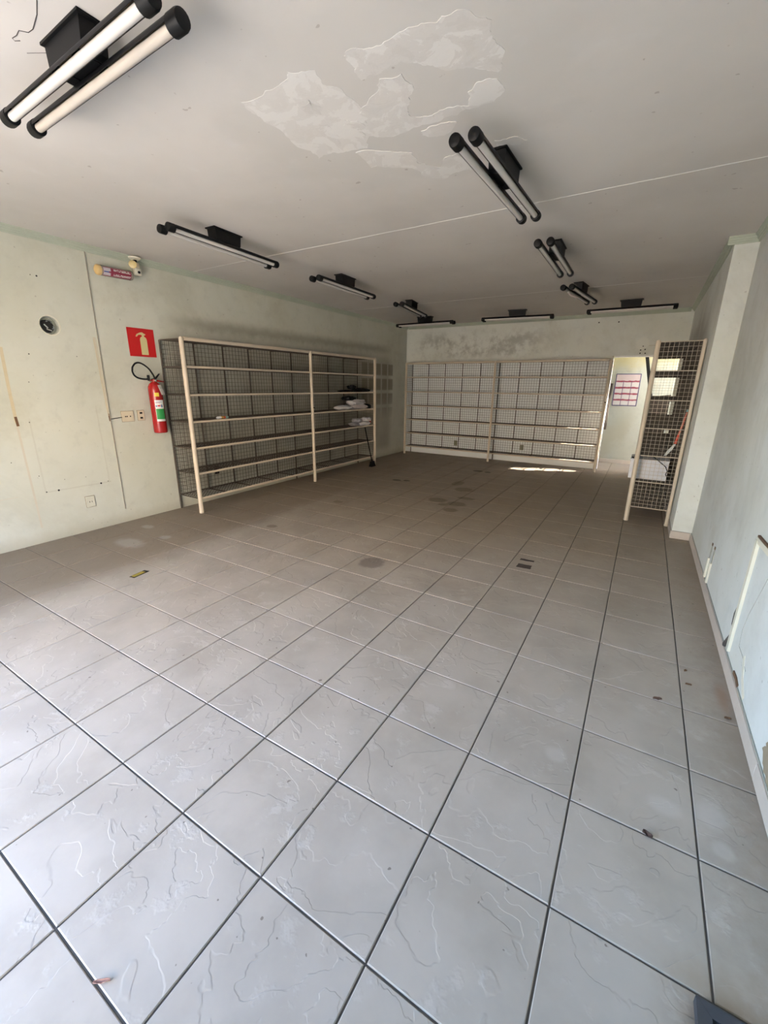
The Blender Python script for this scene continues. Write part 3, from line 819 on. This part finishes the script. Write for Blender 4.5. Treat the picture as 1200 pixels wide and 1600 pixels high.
# fittings left in the round cavity
mb = MB().lathe((XL-0.07, HC[0]-0.02, HC[1]-0.01), (1,0,0), [(0,0.06),(0.05,0.06),(0.052,0.045)], 16)
mb.build('cavity_lining', m_dark, wl)
mb = MB()
for a in (0.4, 1.3, 2.6, 3.7, 5.1):
    mb.path([(XL-0.05, HC[0]-0.01+0.03*math.cos(a), HC[1]+0.03*math.sin(a)), (XL-0.01, HC[0]+0.04*math.cos(a+.5), HC[1]+0.045*math.sin(a+.5)), (XL+0.004, HC[0]+0.03*math.cos(a+1.3), HC[1]+0.05*math.sin(a+1.1))], 0.006, 6)
mb.build('wire_stub', m_steel, wl, True)
mb = MB(); n = 28
mb.path([(XL+0.001, HC[0]+(HR+0.008)*math.cos(2*math.pi*i/n), HC[1]+(HR+0.008)*math.sin(2*math.pi*i/n)) for i in range(n)], 0.0035, 6, True)
mb.build('cavity_rim', m_conduit, wl, True)

cb = thing('surface_cable', (XL, 1.9, 0.16), 'thin dark-edged cable run down the left wall from moulding to skirting height', 'cable')
mb = MB(); mb.path([(XL+0.005,1.922,2.90),(XL+0.005,1.905,2.0),(XL+0.005,1.893,1.3),(XL+0.005,1.889,1.0),(XL+0.005,1.885,0.16)], 0.0052, 6)
mb.build('cable_run', plain('grey_cable', (0.30,0.27,0.22), 0.6), cb, True)
MB().path([(XL+0.006,1.889,1.218),(XL+0.008,1.95,1.224),(XL+0.006,2.02,1.232)], 0.0045, 6).build('cable_branch', m_blackp, cb, True)

def outlet(y, z, w, h, label, kind, ax='L', x=None, mat=m_socket):
    if ax == 'L':
        t = thing('wall_outlet', (XL, y, z), label, 'outlet', 'wall outlets')
        f = lambda a, b, c: (XL + c, y + a, z + b)
    else:
        t = thing('wall_outlet', (x, YB, z), label, 'outlet', 'wall outlets')
        f = lambda a, b, c: (x + a, YB - c, z + b)
    def bx(a0, b0, c0, a1, b1, c1, ch=0):
        p, q = f(a0,b0,c0), f(a1,b1,c1)
        return MB().box(tuple(min(i,j) for i,j in zip(p,q)), tuple(max(i,j) for i,j in zip(p,q)), ch)
    bx(-w/2-0.004,-h/2-0.004,0,w/2+0.004,h/2+0.004,0.0025).build('rim', m_darkrim, t)
    bx(-w/2,-h/2,0,w/2,h/2,0.010,0.003).build('plate', mat, t)
    if kind == 'two':
        for zz in (0.028,-0.028):
            bx(-w*0.2,zz-0.010,0.008,w*0.2,zz+0.010,0.0115).build('socket_slot', m_blackp, t)
    elif kind == 'wide':
        bx(-w*0.36,-0.030,0.008,w*0.36,0.030,0.012,0.001).build('insert', m_socket, t)
        for a in (-0.03,-0.012,0.026): bx(a-.006,-.008,0.0115,a+.006,.006,0.0128).build('socket_hole', m_blackp, t)
    else:
        bx(-w*0.3,-h*0.28,0.008,w*0.3,h*0.28,0.011,0.001).build('insert', mat, t)
        for a in (-0.012,0.012): bx(a-.003,-.010,0.0105,a+.003,.006,0.0115).build('socket_hole', m_blackp, t)
    return t
outlet(2.088, 1.239, 0.137, 0.117, 'wide cream wall outlet that the side cable runs into', 'wide')
outlet(2.244, 1.242, 0.078, 0.115, 'small cream outlet beside the fire extinguisher', 'two')
outlet(1.530, 0.333, 0.090, 0.122, 'low wall-coloured outlet on the left wall near the floor', 'one', mat=plain('painted_over_socket', (0.56, 0.55, 0.45), 0.6))
outlet(3.22, 0.42, 0.07, 0.115, 'dark outlet behind the lower mesh of the left shelving', 'one', mat=m_blackp)
outlet(0, 0.305, 0.075, 0.11, 'left of two low outlets behind the rear shelving', 'one', 'B', -0.75, plain('olive_socket', (0.30, 0.30, 0.2), 0.6))
outlet(0, 0.325, 0.075, 0.11, 'right of two low outlets behind the rear shelving', 'one', 'B', 0.81, plain('olive_socket_b', (0.28, 0.28, 0.2), 0.6))

# red fire extinguisher sign
sg = thing('extinguisher_sign', (XL, 2.385, 2.066), 'square red sign with a cream fire extinguisher pictogram', 'sign')
y0, y1, z0, z1 = 2.229, 2.543, 1.912, 2.222
MB().box((XL, y0, z0), (XL+0.004, y1, z1)).build('panel', m_signred, sg)
def sp_(u, v): return (XL+0.0042, y0 + u*(y1-y0), z0 + v*(z1-z0))
body = [(0.44,0.07),(0.70,0.07),(0.70,0.60),(0.685,0.66),(0.65,0.70),(0.61,0.715),(0.61,0.755),(0.66,0.77),(0.68,0.80),(0.60,0.835),(0.56,0.865),(0.50,0.86),(0.44,0.84),(0.34,0.79),(0.29,0.70),(0.345,0.70),(0.40,0.765),(0.50,0.775),(0.53,0.755),(0.53,0.715),(0.49,0.70),(0.455,0.66),(0.44,0.60)]
mb = MB().prism([sp_(u, v) for u, v in body], (0.0008, 0, 0)); mb.build('pictogram', m_signcream, sg)

# fire extinguisher
fe = thing('fire_extinguisher', (XL, 2.415, 1.03), 'red fire extinguisher with black hose hung beside the left shelving', 'fire extinguisher')
EX, EY = XL + 0.090, 2.412; RB = 0.076
MB().lathe((EX, EY, 1.03), (0,0,1), [(0,RB*0.9),(0.006,RB*0.97),(0.018,RB),(0.50,RB),(0.54,RB*0.96),(0.572,RB*0.80),(0.59,RB*0.5),(0.60,0.03)], 32).build('cylinder', m_red, fe, True)
MB().lathe((EX, EY, 1.588), (0,0,1), [(0,0.048),(0.010,0.050),(0.018,0.04)], 24).build('black_collar', m_blackp, fe, True)
MB().lathe((EX, EY, 1.60), (0,0,1), [(0,0.020),(0.025,0.022),(0.03,0.017),(0.06,0.017)], 16).build('valve', m_red, fe, True)
mb = MB().prism([(EX-0.010,EY-0.055,1.635),(EX-0.010,EY-0.03,1.655),(EX-0.010,EY+0.03,1.655),(EX-0.010,EY+0.12,1.635),(EX-0.010,EY+0.12,1.627),(EX-0.010,EY+0.02,1.632)], (0.02,0,0)); mb.build('carry_handle', m_red, fe)
mb = MB().prism([(EX-0.010,EY-0.03,1.662),(EX-0.010,EY+0.02,1.675),(EX-0.010,EY+0.075,1.725),(EX-0.010,EY+0.08,1.718),(EX-0.010,EY+0.03,1.662),(EX-0.010,EY-0.03,1.652)], (0.02,0,0)); mb.build('trigger', m_black, fe)
MB().lathe((EX+0.012, EY+0.01, 1.645), (1,0,0), [(0,0.012),(0.012,0.013),(0.014,0.010)], 16).build('pressure_gauge', m_steel, fe, True)
hp = [(2.432,1.655),(2.415,1.70),(2.375,1.765),(2.32,1.812),(2.262,1.838),(2.215,1.828),(2.183,1.79),(2.176,1.745),(2.190,1.705),(2.225,1.675),(2.28,1.660),(2.335,1.658),(2.352,1.664)]
sm = []
for i in range(len(hp)-1):
    for k in range(3):
        t_ = k/3; p0, p1, p2, p3 = hp[max(i-1,0)], hp[i], hp[i+1], hp[min(i+2,len(hp)-1)]
        f = lambda a,b,c,e: 0.5*((2*b)+(-a+c)*t_+(2*a-5*b+4*c-e)*t_*t_+(-a+3*b-3*c+e)*t_**3)
        sm.append((EX + 0.012*math.sin(i*0.5), f(p0[0],p1[0],p2[0],p3[0]), f(p0[1],p1[1],p2[1],p3[1])))
sm.append((EX, 2.352, 1.664))
MB().path(sm, 0.0095, 10).build('hose', m_blackp, fe, True)
MB().lathe((EX, 2.352, 1.640), (0,0,1), [(0,0.013),(0.06,0.015),(0.065,0.011)], 12).build('nozzle', m_blackp, fe, True)
def wrap(name, a0, a1, z0, z1, mat, r=RB+0.0012, par=None):
    mb = MB(); n = 14
    for i in range(n):
        t0 = math.radians(a0+(a1-a0)*i/n); t1 = math.radians(a0+(a1-a0)*(i+1)/n)
        mb.face([(EX+r*math.cos(t0),EY+r*math.sin(t0),z0),(EX+r*math.cos(t1),EY+r*math.sin(t1),z0),(EX+r*math.cos(t1),EY+r*math.sin(t1),z1),(EX+r*math.cos(t0),EY+r*math.sin(t0),z1)])
    return mb.build(name, mat, par or fe, True)
# angle -57 deg faces the camera side
wrap('yellow_label', -42, -5, 1.462, 1.505, m_yellow)
lb = wrap('main_label', -48, 30, 1.17, 1.42, m_white)
wrap('green_field', -46, 29, 1.195, 1.318, m_green, RB+0.0020, lb)
for (a0, a1, z0, z1, mt) in ((-44,8,1.395,1.399,m_blue),(-44,-8,1.384,1.388,m_printr),(-30,-5,1.345,1.362,m_printr),(0,12,1.335,1.366,m_blue),(-44,-35,1.34,1.36,m_blue)):
    wrap('label_print', a0, a1, z0, z1, mt, RB+0.0020, lb)
tg = MB().prism([(EX+0.082,EY-0.012,1.592),(EX+0.066,EY+0.038,1.597),(EX+0.074,EY+0.072,1.490),(EX+0.096,EY+0.016,1.480)], (0.002,0.0008,0)); tg_ = tg.build('inspection_tag', m_tag, fe)
MB().prism([(EX+0.0865,EY-0.002,1.572),(EX+0.0735,EY+0.036,1.576),(EX+0.0755,EY+0.046,1.550),(EX+0.0895,EY+0.006,1.546)], (0.0022,0.0009,0)).build('tag_print', m_grey, tg_)
MB().box((XL, EY-0.02, 1.50), (EX-RB*0.9, EY+0.02, 1.55)).build('wall_hook', m_black, fe)

# capsule-shaped exit light on the wall under the moulding
ex = thing('exit_light', (XL, 2.17, 2.74), 'capsule-shaped wall light with a crimson and white printed label', 'exit light')
A = Vector((XL+0.062, 1.985, 2.742)); B = Vector((XL+0.062, 2.345, 2.752)); dv = (B-A).normalized(); LL = (B-A).length
m_clear = plain('smoky_plastic', (0.33, 0.30, 0.25), 0.25)
MB().lathe(A, dv, [(0.012,0.047),(0.03,0.050),(LL-0.02,0.050),(LL,0.043),(LL+0.006,0.03)], 22).build('housing', m_clear, ex, True)
MB().lathe(A, dv, [(-0.016,0.030),(-0.008,0.044),(0.0,0.050),(0.020,0.052),(0.028,0.050)], 22).build('end_cap', plain('amber_cap', (0.60,0.42,0.18), 0.4), ex, True)
def band(name, s0, s1, a0, a1, mat, r, par=None):
    mb = MB(); n = 8; u = Vector((1,0,0)); w = Vector((0,0,1))
    def P_(s, a): return A + dv*s + u*(r*math.cos(a)) + w*(r*math.sin(a))
    for i in range(n):
        t0 = math.radians(a0+(a1-a0)*i/n); t1 = math.radians(a0+(a1-a0)*(i+1)/n)
        mb.face([P_(s0,t0),P_(s1,t0),P_(s1,t1),P_(s0,t1)])
    return mb.build(name, mat, par or ex, True)
m_crim = plain('crimson_print', (0.26, 0.03, 0.06), 0.4)
m_lil = plain('lilac_white', (0.50, 0.47, 0.52), 0.4)
pl_ = band('printed_label', 0.04, LL-0.03, -68, 38, m_crim, 0.0508)
band('label_window', 0.042, 0.115, -58, 30, m_lil, 0.0513, pl_)
band('label_line', 0.045, 0.10, -22, -10, m_blue, 0.0518, pl_)
mb = MB(); u = Vector((1,0,0)); w = Vector((0,0,1))
def P2(s, a, r=0.0525): a = math.radians(a); return A + dv*s + u*(r*math.cos(a)) + w*(r*math.sin(a))
mb.face([P2(0.092,-15),P2(0.115,-42),P2(0.138,-15),P2(0.115,14)]); mb.build('diamond_mark', m_crim, pl_)
rnd = random.Random(5)
for row, (a0, a1) in enumerate(((0, 24), (-50, -26))):
    mb = MB(); s = 0.145
    while s < LL - 0.045:       # illegible white lettering: vertical strokes with cross strokes
        wd = rnd.uniform(0.009, 0.014)
        mb.face([P2(s,a0),P2(s+0.0035,a0),P2(s+0.0035,a1),P2(s,a1)])
        e_ = rnd.choice((a0, a1-7, (a0+a1)/2-3)); mb.face([P2(s,e_),P2(s+wd,e_),P2(s+wd,e_+7),P2(s,e_+7)])
        if rnd.random() < 0.6: mb.face([P2(s+wd-0.0035,a0),P2(s+wd,a0),P2(s+wd,a1),P2(s+wd-0.0035,a1)])
        s += wd + 0.005
    mb.build('lettering', m_white, pl_)
MB().box((XL, 2.10, 2.72), (XL+0.02, 2.23, 2.77)).build('wall_bracket', m_socket, ex)

# small white emergency lamp under the moulding
el = thing('emergency_lamp', (XL+0.07, 2.405, 2.90), 'small white swivel lamp with cream lens mounted beside the exit light', 'lamp')
MB().lathe((XL+0.07, 2.40, 2.945), (0,0,-1), [(0,0.062),(0.012,0.060),(0.026,0.036)], 22).build('ceiling_rose', m_conduit, el, True)
MB().box((XL+0.055, 2.385, 2.885), (XL+0.085, 2.415, 2.922), 0.003).build('swivel', m_blackp, el)
MB().box((XL+0.035, 2.355, 2.835), (XL+0.105, 2.43, 2.892), 0.012).build('lamp_body', m_socket, el, True)
MB().box((XL+0.045, 2.375, 2.765), (XL+0.105, 2.445, 2.838), 0.014).build('sensor_body', m_conduit, el, True)
MB().lathe((XL+0.095, 2.36, 2.862), (0.8,-0.6,0), [(0,0.036),(0.02,0.04),(0.024,0.034)], 22).build('lens', plain('cream_lens', (0.62,0.50,0.24), 0.3), el, True)
MB().lathe((XL+0.104, 2.41, 2.795), (1,-0.2,0), [(0,0.014),(0.006,0.014)], 14).build('sensor_eye', m_blackp, el, True)

# ------------------------------------------------------------------ right wall remnants
def strip_right(name, pts, w, th, mat, par=wr):
    mb = MB()
    for (a, b) in zip(pts[:-1], pts[1:]):
        dy, dz = b[0]-a[0], b[1]-a[1]; l = math.hypot(dy, dz); ny, nz = -dz/l*w/2, dy/l*w/2
        mb.prism([(XR,a[0]-ny,a[1]-nz),(XR,a[0]+ny,a[1]+nz),(XR,b[0]+ny,b[1]+nz),(XR,b[0]-ny,b[1]-nz)], (-th,0,0))
    return mb.build(name, mat, par)
for k, (y, zt) in enumerate(((3.52, 0.395), (3.388, 0.405))):
    t = thing('conduit_stub', (XR, y, 0.1), ('farther' if k == 0 else 'nearer') + ' of two short cream conduit stubs low on the right wall', 'conduit', 'conduit stubs')
    MB().box((XR-0.014, y-0.016, 0.094), (XR, y+0.016, 0.265), 0.002).build('cover', m_conduit, t)
    MB().box((XR-0.004, y-0.014, 0.265), (XR, y+0.014, zt)).build('open_channel', m_cond_grey, t)
    MB().box((XR-0.006, y-0.014, zt-0.02), (XR, y+0.014, zt)).build('screw_tab', m_rust, t)
t = thing('wall_conduit', (XR, 2.27, 0.12), 'long cream conduit strip rising from the skirting on the right wall', 'conduit')
MB().prism([(XR-0.016,2.245,0.12),(XR-0.016,2.283,0.12),(XR-0.016,2.297,0.815),(XR-0.016,2.259,0.815)], (0.0155,0,0)).build('upright', m_conduit, t)
MB().prism([(XR-0.014,2.29,0.80),(XR-0.014,2.29,0.832),(XR-0.014,1.85,0.845),(XR-0.014,1.85,0.815)], (0.0135,0,0)).build('top_return', m_conduit, t)
MB().prism([(XR-0.012,2.29,0.832),(XR-0.012,2.29,0.842),(XR-0.012,1.85,0.855),(XR-0.012,1.85,0.845)], (0.0115,0,0)).build('rusty_edge', m_rust, t)
mb = MB(); mb.path([(XR-0.001,2.339,0.389),(XR-0.002,2.36,0.32),(XR-0.002,2.345,0.256),(XR-0.001,2.29,0.234),(XR-0.003,2.33,0.16),(XR-0.003,2.371,0.095)], [0.002,0.004,0.005,0.006,0.012,0.016], 6)
mb.build('plaster_crack', m_crack, wr)
mb = MB(); mb.path([(XR,1.885,0.217),(XR,2.0,0.24),(XR,2.105,0.241),(XR,2.13,0.33),(XR,2.10,0.443),(XR,2.03,0.58),(XR,1.968,0.708)], 0.0018, 5)
mb.build('hairline_crack', m_cond_grey, wr)
strip_right('rust_mark', [(1.93,0.094),(1.99,0.106),(2.06,0.10)], 0.022, 0.006, m_rust)
strip_right('loose_plaster', [(1.80,0.11),(1.90,0.17),(1.97,0.26)], 0.03, 0.003, m_conduit)
mb = MB().prism([(XR,y,z) for y, z in rough_poly([(1.41,0.145),(1.37,0.215),(1.28,0.235),(1.18,0.21),(1.13,0.13),(1.2,0.092),(1.33,0.092)], 0.012, 4, 9)], (-0.001,0,0)); mb.build('bare_plaster', plain('bare_render', (0.27,0.21,0.14), 0.9, 0, 0.25, 30), wr)

# pin holes high on the back wall
mb = MB()
for (x, z, r) in ((2.813,2.358,.010),(2.783,2.292,.012),(2.853,2.301,.012),(2.782,2.236,.012),(2.864,2.234,.012),(2.012,2.809,.013),(2.349,2.799,.013)):
    mb.lathe((x, YB+0.003, z), (0,-1,0), [(0,r),(0.0036,r)], 8)
mb.build('screw_holes', m_dark, wb)
MB().box((2.90, YB-0.004, 2.362), (3.20, YB, 2.370)).build('cable_scar', m_adhd, wb)

# ------------------------------------------------------------------ things on and around the shelving
def pillow_box(name, mat, c, sx, sy, sz, parent=None, seed=1, rz=0.0, amp=0.012, sub=4):
    rr = random.Random(seed); bm = bmesh.new(); bmesh.ops.create_cube(bm, size=1)
    bmesh.ops.subdivide_edges(bm, edges=list(bm.edges), cuts=sub, use_grid_fill=True)
    for v in bm.verts:
        x, y, z = v.co * 2
        q = 1 - 0.18*(x*x*y*y + y*y*z*z + x*x*z*z)/1.5
        sag = 1 - 0.35*max(0, z)*(x*x + y*y)/2
        v.co = Vector((x/2*sx*q + rr.uniform(-amp,amp), y/2*sy*q + rr.uniform(-amp,amp), (z/2*q*sag)*sz + (rr.uniform(-amp,amp)*0.6 if z > -0.9 else 0)))
    bmesh.ops.rotate(bm, verts=bm.verts, cent=(0,0,0), matrix=Matrix.Rotation(rz, 3, 'Z'))
    bmesh.ops.translate(bm, verts=bm.verts, vec=Vector(c) + Vector((0,0,sz*0.5*0.86)))
    mb = MB(); mb.add_bm(bm); return mb.build(name, mat, parent, True)
zS = [z + 0.0085 for z in LV]
# third shelf from the bottom upwards: z index 3 (1.158) and 2 (0.833), 4 (1.48)
t = thing('clothes_bundle', (-1.88, 6.35, zS[3]), 'white folded bundle with dark tops on the upper right of the left shelving', 'clothes')
pillow_box('folded_cloth', m_pinkw, (-1.88, 6.42, zS[3]), 0.26, 0.48, 0.095, t, 1)
pillow_box('folded_cloth', m_cloth, (-1.90, 5.98, zS[3]), 0.24, 0.36, 0.09, t, 2)
pillow_box('crumpled_cloth', m_cloth, (-1.87, 6.36, zS[3]+0.085), 0.25, 0.50, 0.11, t, 3, 0.1, 0.02)
pillow_box('dark_cloth', m_blackp, (-1.93, 6.20, zS[3]+0.17), 0.20, 0.34, 0.075, t, 4, 0.2, 0.02)
t = tag(pillow_box('black_bag', m_blackp, (-1.86, 6.735, zS[3]), 0.18, 0.07, 0.09, None, 5, 0, 0.006), 'small black bag at the end of the white bundle on the left shelving', 'bag')
t = thing('dark_goods', (-1.88, 6.45, zS[4]), 'black flat goods on the shelf above the white bundle', 'goods')
pillow_box('flat_pack', m_blackp, (-1.88, 6.52, zS[4]), 0.27, 0.42, 0.075, t, 6)
pillow_box('flat_pack', m_black, (-1.92, 6.10, zS[4]), 0.22, 0.30, 0.04, t, 7)
pillow_box('crumple', m_black, (-1.95, 6.32, zS[4]+0.06), 0.14, 0.16, 0.07, t, 8, 0.3, 0.02)
t = thing('shoe_pile', (-1.86, 6.6, zS[2]), 'grey and white clothes heap with a red tip on the left shelving', 'clothes')
pillow_box('white_cloth', m_cloth, (-1.84, 6.54, zS[2]), 0.22, 0.36, 0.085, t, 11)
pillow_box('white_cloth', m_cloth, (-1.84, 6.66, zS[2]+0.075), 0.20, 0.20, 0.075, t, 12, 0.4, 0.02)
pillow_box('grey_cloth', m_clothg, (-1.90, 6.36, zS[2]), 0.22, 0.22, 0.07, t, 13)
pillow_box('grey_cloth', m_clothg, (-1.90, 6.44, zS[2]+0.06), 0.20, 0.22, 0.08, t, 14, 0.3, 0.02)
pillow_box('red_cloth', m_signred, (-1.81, 6.725, zS[2]+0.03), 0.08, 0.05, 0.06, t, 15)
t.name = 'clothes_heap'

# broom leaning inside the end of the left shelving
t = thing('broom', (-1.645, 6.61, 0), 'black broom leaning against the far end of the left shelving', 'broom')
MB().bar((-1.648, 6.60, 0.10), (-1.660, 6.36, 0.815), 0.011, 8, True).build('handle', m_blackp, t, True)
mb = MB().box((-1.670, 6.545, 0.075), (-1.622, 6.67, 0.11), 0.008); mb.build('head', m_blackp, t, True)
mb = MB()
for i in range(13):
    for j in range(4):
        x = -1.665 + 0.038*j/3; y = 6.553 + 0.11*i/12
        mb.bar((x, y, 0.08), (x + (j-1.5)*0.008, y + (i-6)*0.004, 0.001), 0.004)
mb.build('bristles', m_black, t)

# small striped tube lying on the left shelving
t = thing('glue_tube', (-1.85, 3.13, zS[3]), 'small white, orange and teal tube lying on the left shelving', 'tube')
c0 = Vector((-1.78, 3.02, zS[3]+0.019)); dv2 = Vector((-0.05, 1, 0)).normalized()
MB().lathe(c0, dv2, [(0,0.006),(0.012,0.012),(0.02,0.017),(0.075,0.018)], 14).build('nozzle_end', m_white, t, True)
MB().lathe(c0, dv2, [(0.075,0.018),(0.115,0.018)], 14).build('orange_band', plain('amber_band',(0.60,0.33,0.08),0.5), t, True)
MB().lathe(c0, dv2, [(0.115,0.0183),(0.145,0.0183)], 14).build('red_band', m_orange, t, True)
MB().lathe(c0, dv2, [(0.145,0.018),(0.19,0.018),(0.195,0.012)], 14).build('teal_cap', m_teal, t, True)

# white foam board box and red-handled scraper inside the right shelving
t = thing('white_box', (3.19, 5.62, zS[1]), 'flat white box sticking out of the right shelving', 'box')
MB().box((2.972, 5.45, zS[1]+0.001), (3.38, 5.87, zS[1]+0.232), 0.004).build('body', m_foam, t)
MB().box((2.969, 5.447, zS[1]+0.225), (3.383, 5.873, zS[1]+0.245), 0.003).build('lid', m_foam, t)
MB().lathe((2.99, 5.50, zS[1]+0.245), (0,0,1), [(0,0.012),(0.016,0.012)], 10).build('black_button', m_blackp, t, True)
t = thing('cable_scrap', (3.3, 5.46, 0.7), 'black cable drooping in front of the white box in the right shelving', 'cable')
MB().path([(3.19,5.40,0.826),(3.24,5.385,0.79),(3.30,5.37,0.745),(3.345,5.36,0.71),(3.37,5.36,0.66),(3.36,5.36,0.62),(3.385,5.36,0.57),(3.395,5.37,0.525)], 0.005, 6).build('cord', m_blackp, t, True)
t = thing('scraper', (3.36, 5.37, 0.845), 'red-handled grey scraper standing in the right shelving', 'scraper')
q0, q1, q2, q3 = Vector((3.447,5.385,1.372)), Vector((3.425,5.372,1.20)), Vector((3.39,5.358,0.99)), Vector((3.315,5.345,0.846))
MB().path([q1 + (q0-q1)*0.9, q1, (q1+q2)/2], [0.010,0.012,0.011], 10).build('handle', plain('faded_red_handle',(0.55,0.16,0.10),0.4), t, True)
MB().path([(q1+q2)/2, q2], [0.014,0.015], 10).build('grip', m_orange, t, True)
MB().lathe(q1 + (q0-q1)*0.9, (q0-q1), [(0,0.012),(0.02,0.014),(0.03,0.008)], 10).build('end_knob', m_teal, t, True)
sd_ = Vector((0.03,0,0.018))
MB().prism([q2 - sd_*0.4, q2 + sd_*0.4, q2*0.45+q3*0.55 + sd_*1.0, q3 + sd_*0.6, q3 - sd_*0.5, q2*0.45+q3*0.55 - sd_*0.9], (0,0.003,0)).build('blade', m_steel, t)

# ------------------------------------------------------------------ things on the floor
def flat_poly(pts, z, h, mat, name, label, cat, group=None):
    cx = sum(p[0] for p in pts)/len(pts); cy = sum(p[1] for p in pts)/len(pts)
    mb = MB().prism([(x, y, z) for x, y in pts], (0,0,h))
    o = mb.build(name, mat, None, org=(cx, cy, z)); return tag(o, label, cat, group)
for k, (c, w, h) in enumerate((((2.285,3.13), 0.125, 0.10), ((2.275,3.29), 0.13, 0.052))):
    pts = rough_poly([(c[0]-w/2,c[1]-h/2),(c[0]+w/2,c[1]-h/2+0.01),(c[0]+w/2,c[1]+h/2),(c[0]-w/2,c[1]+h/2-0.006)], 0.004, 4, 30+k)
    flat_poly(pts, 0.0004, 0.0012, plain('tar_residue%d' % k, (0.055,0.045,0.04), 0.8, 0, 0.6, 40), 'tape_residue',
              ('nearer, squarer' if k == 0 else 'farther, narrower') + ' of two dark tape residue patches on the floor', 'residue', 'tape residues')
t = thing('brass_plate', (-0.55, 1.12, 0), 'small yellow brass plate with dark rim lying on the tiles near the left wall', 'plate')
cy_, sy_ = math.cos(math.radians(100)), math.sin(math.radians(100))
def rp(a, b): return (-0.56 + a*cy_ - b*sy_, 1.125 + a*sy_ + b*cy_)
MB().prism([(*rp(a,b), 0.0005) for a, b in ((-0.075,-0.028),(0.075,-0.028),(0.075,0.028),(-0.075,0.028))], (0,0,0.003)).build('rim', m_blackp, t)
MB().prism([(*rp(a,b), 0.0035) for a, b in ((-0.06,-0.02),(0.045,-0.02),(0.045,0.02),(-0.06,0.02))], (0,0,0.002)).build('plate', plain('dull_brass',(0.36,0.28,0.03),0.4,0.2), t)
# dry leaves and crumbs
def leaf(c, L, w, rz, label, mat=m_leaf, name='dry_leaf', curl=0.006):
    mb = MB(); n = 9; prof = []
    for i in range(n):
        t_ = i/(n-1); ww = w*math.sin(math.pi*(0.08+0.84*t_))**0.8*(1+0.15*math.sin(9*t_)); prof.append((L*(t_-0.5), ww))
    k = len(mb.v); cs, sn = math.cos(rz), math.sin(rz)
    for (x, ww) in prof:
        for s_, zz in ((-1, 0.004+curl*abs(math.sin(x*90))), (0, 0.0015), (1, 0.004+curl)):
            y = s_*ww/2; mb.v.append((c[0]+x*cs-y*sn, c[1]+x*sn+y*cs, zz))
    for i in range(n-1):
        for j in range(2): mb.f.append((k+i*3+j, k+i*3+j+1, k+i*3+j+4, k+i*3+j+3)); mb.mi.append(0)
    o = mb.build(name, mat, None, org=(c[0], c[1], 0.001))
    md = o.modifiers.new('thickness', 'SOLIDIFY'); md.thickness = 0.0012
    return tag(o, label, 'leaf', 'dry leaf scraps')
leaf((1.972,-0.420), 0.045, 0.010, math.radians(40), 'pink-brown curled leaf scrap on the nearest joint at lower left', plain('pinkish_leaf',(0.36,0.21,0.17),0.8,0,0.3,90))
leaf((3.282,0.857), 0.034, 0.014, math.radians(-20), 'dark curled leaf scrap on a joint in the right foreground', plain('dark_leaf',(0.06,0.03,0.02),0.8,0,0.3,90), curl=0.012)
leaf((3.327,1.727), 0.045, 0.022, 0.4, 'brown leaf scrap on a joint in front of the right wall', plain('brown_leaf',(0.10,0.055,0.035),0.8,0,0.3,90))
leaf((3.480,1.956), 0.030, 0.012, 0.1, 'tiny dark crumb, nearer of two beside the right skirting', m_rust)
leaf((3.474,2.094), 0.022, 0.014, 1.0, 'tiny dark crumb, farther of two beside the right skirting', m_rust)
leaf((3.632,1.752), 0.030, 0.014, 0.2, 'dark crumb right at the foot of the right skirting', m_rust)

# charcoal metal frame on the floor in the near right corner
t = thing('metal_frame', (3.52, 0.2, 0), 'charcoal metal frame lying on the floor in the lower right corner', 'frame')
fx0, fx1, fy0, fy1, fw, fh = 3.392, 3.66, -0.35, 0.405, 0.033, 0.03
def mitre(pts): return MB().prism([(x, y, 0.0008) for x, y in pts], (0,0,fh))
mitre([(fx0,fy1),(fx1,fy1),(fx1-fw,fy1-fw),(fx0+fw,fy1-fw)]).build('frame_bar', m_frame, t)
mitre([(fx0,fy0),(fx0+fw,fy0+fw),(fx1-fw,fy0+fw),(fx1,fy0)]).build('frame_bar', m_frame, t)
mitre([(fx0,fy1-0.0005),(fx0+fw,fy1-fw-0.0005),(fx0+fw,fy0+fw),(fx0,fy0)]).build('frame_bar', m_frame, t)
mitre([(fx1,fy1),(fx1,fy0),(fx1-fw,fy0+fw),(fx1-fw,fy1-fw)]).build('frame_bar', m_frame, t)
MB().box((fx0+fw, fy0+fw, 0.004), (fx1-fw, fy1-fw, 0.012)).build('pane', m_olive, t)
for x in (3.455, 3.53): MB().box((x, fy0+fw, 0.012), (x+0.012, fy1-fw, 0.022)).build('glazing_bar', m_black, t)

for o in S.objects:
    if '_o' in o: del o['_o']
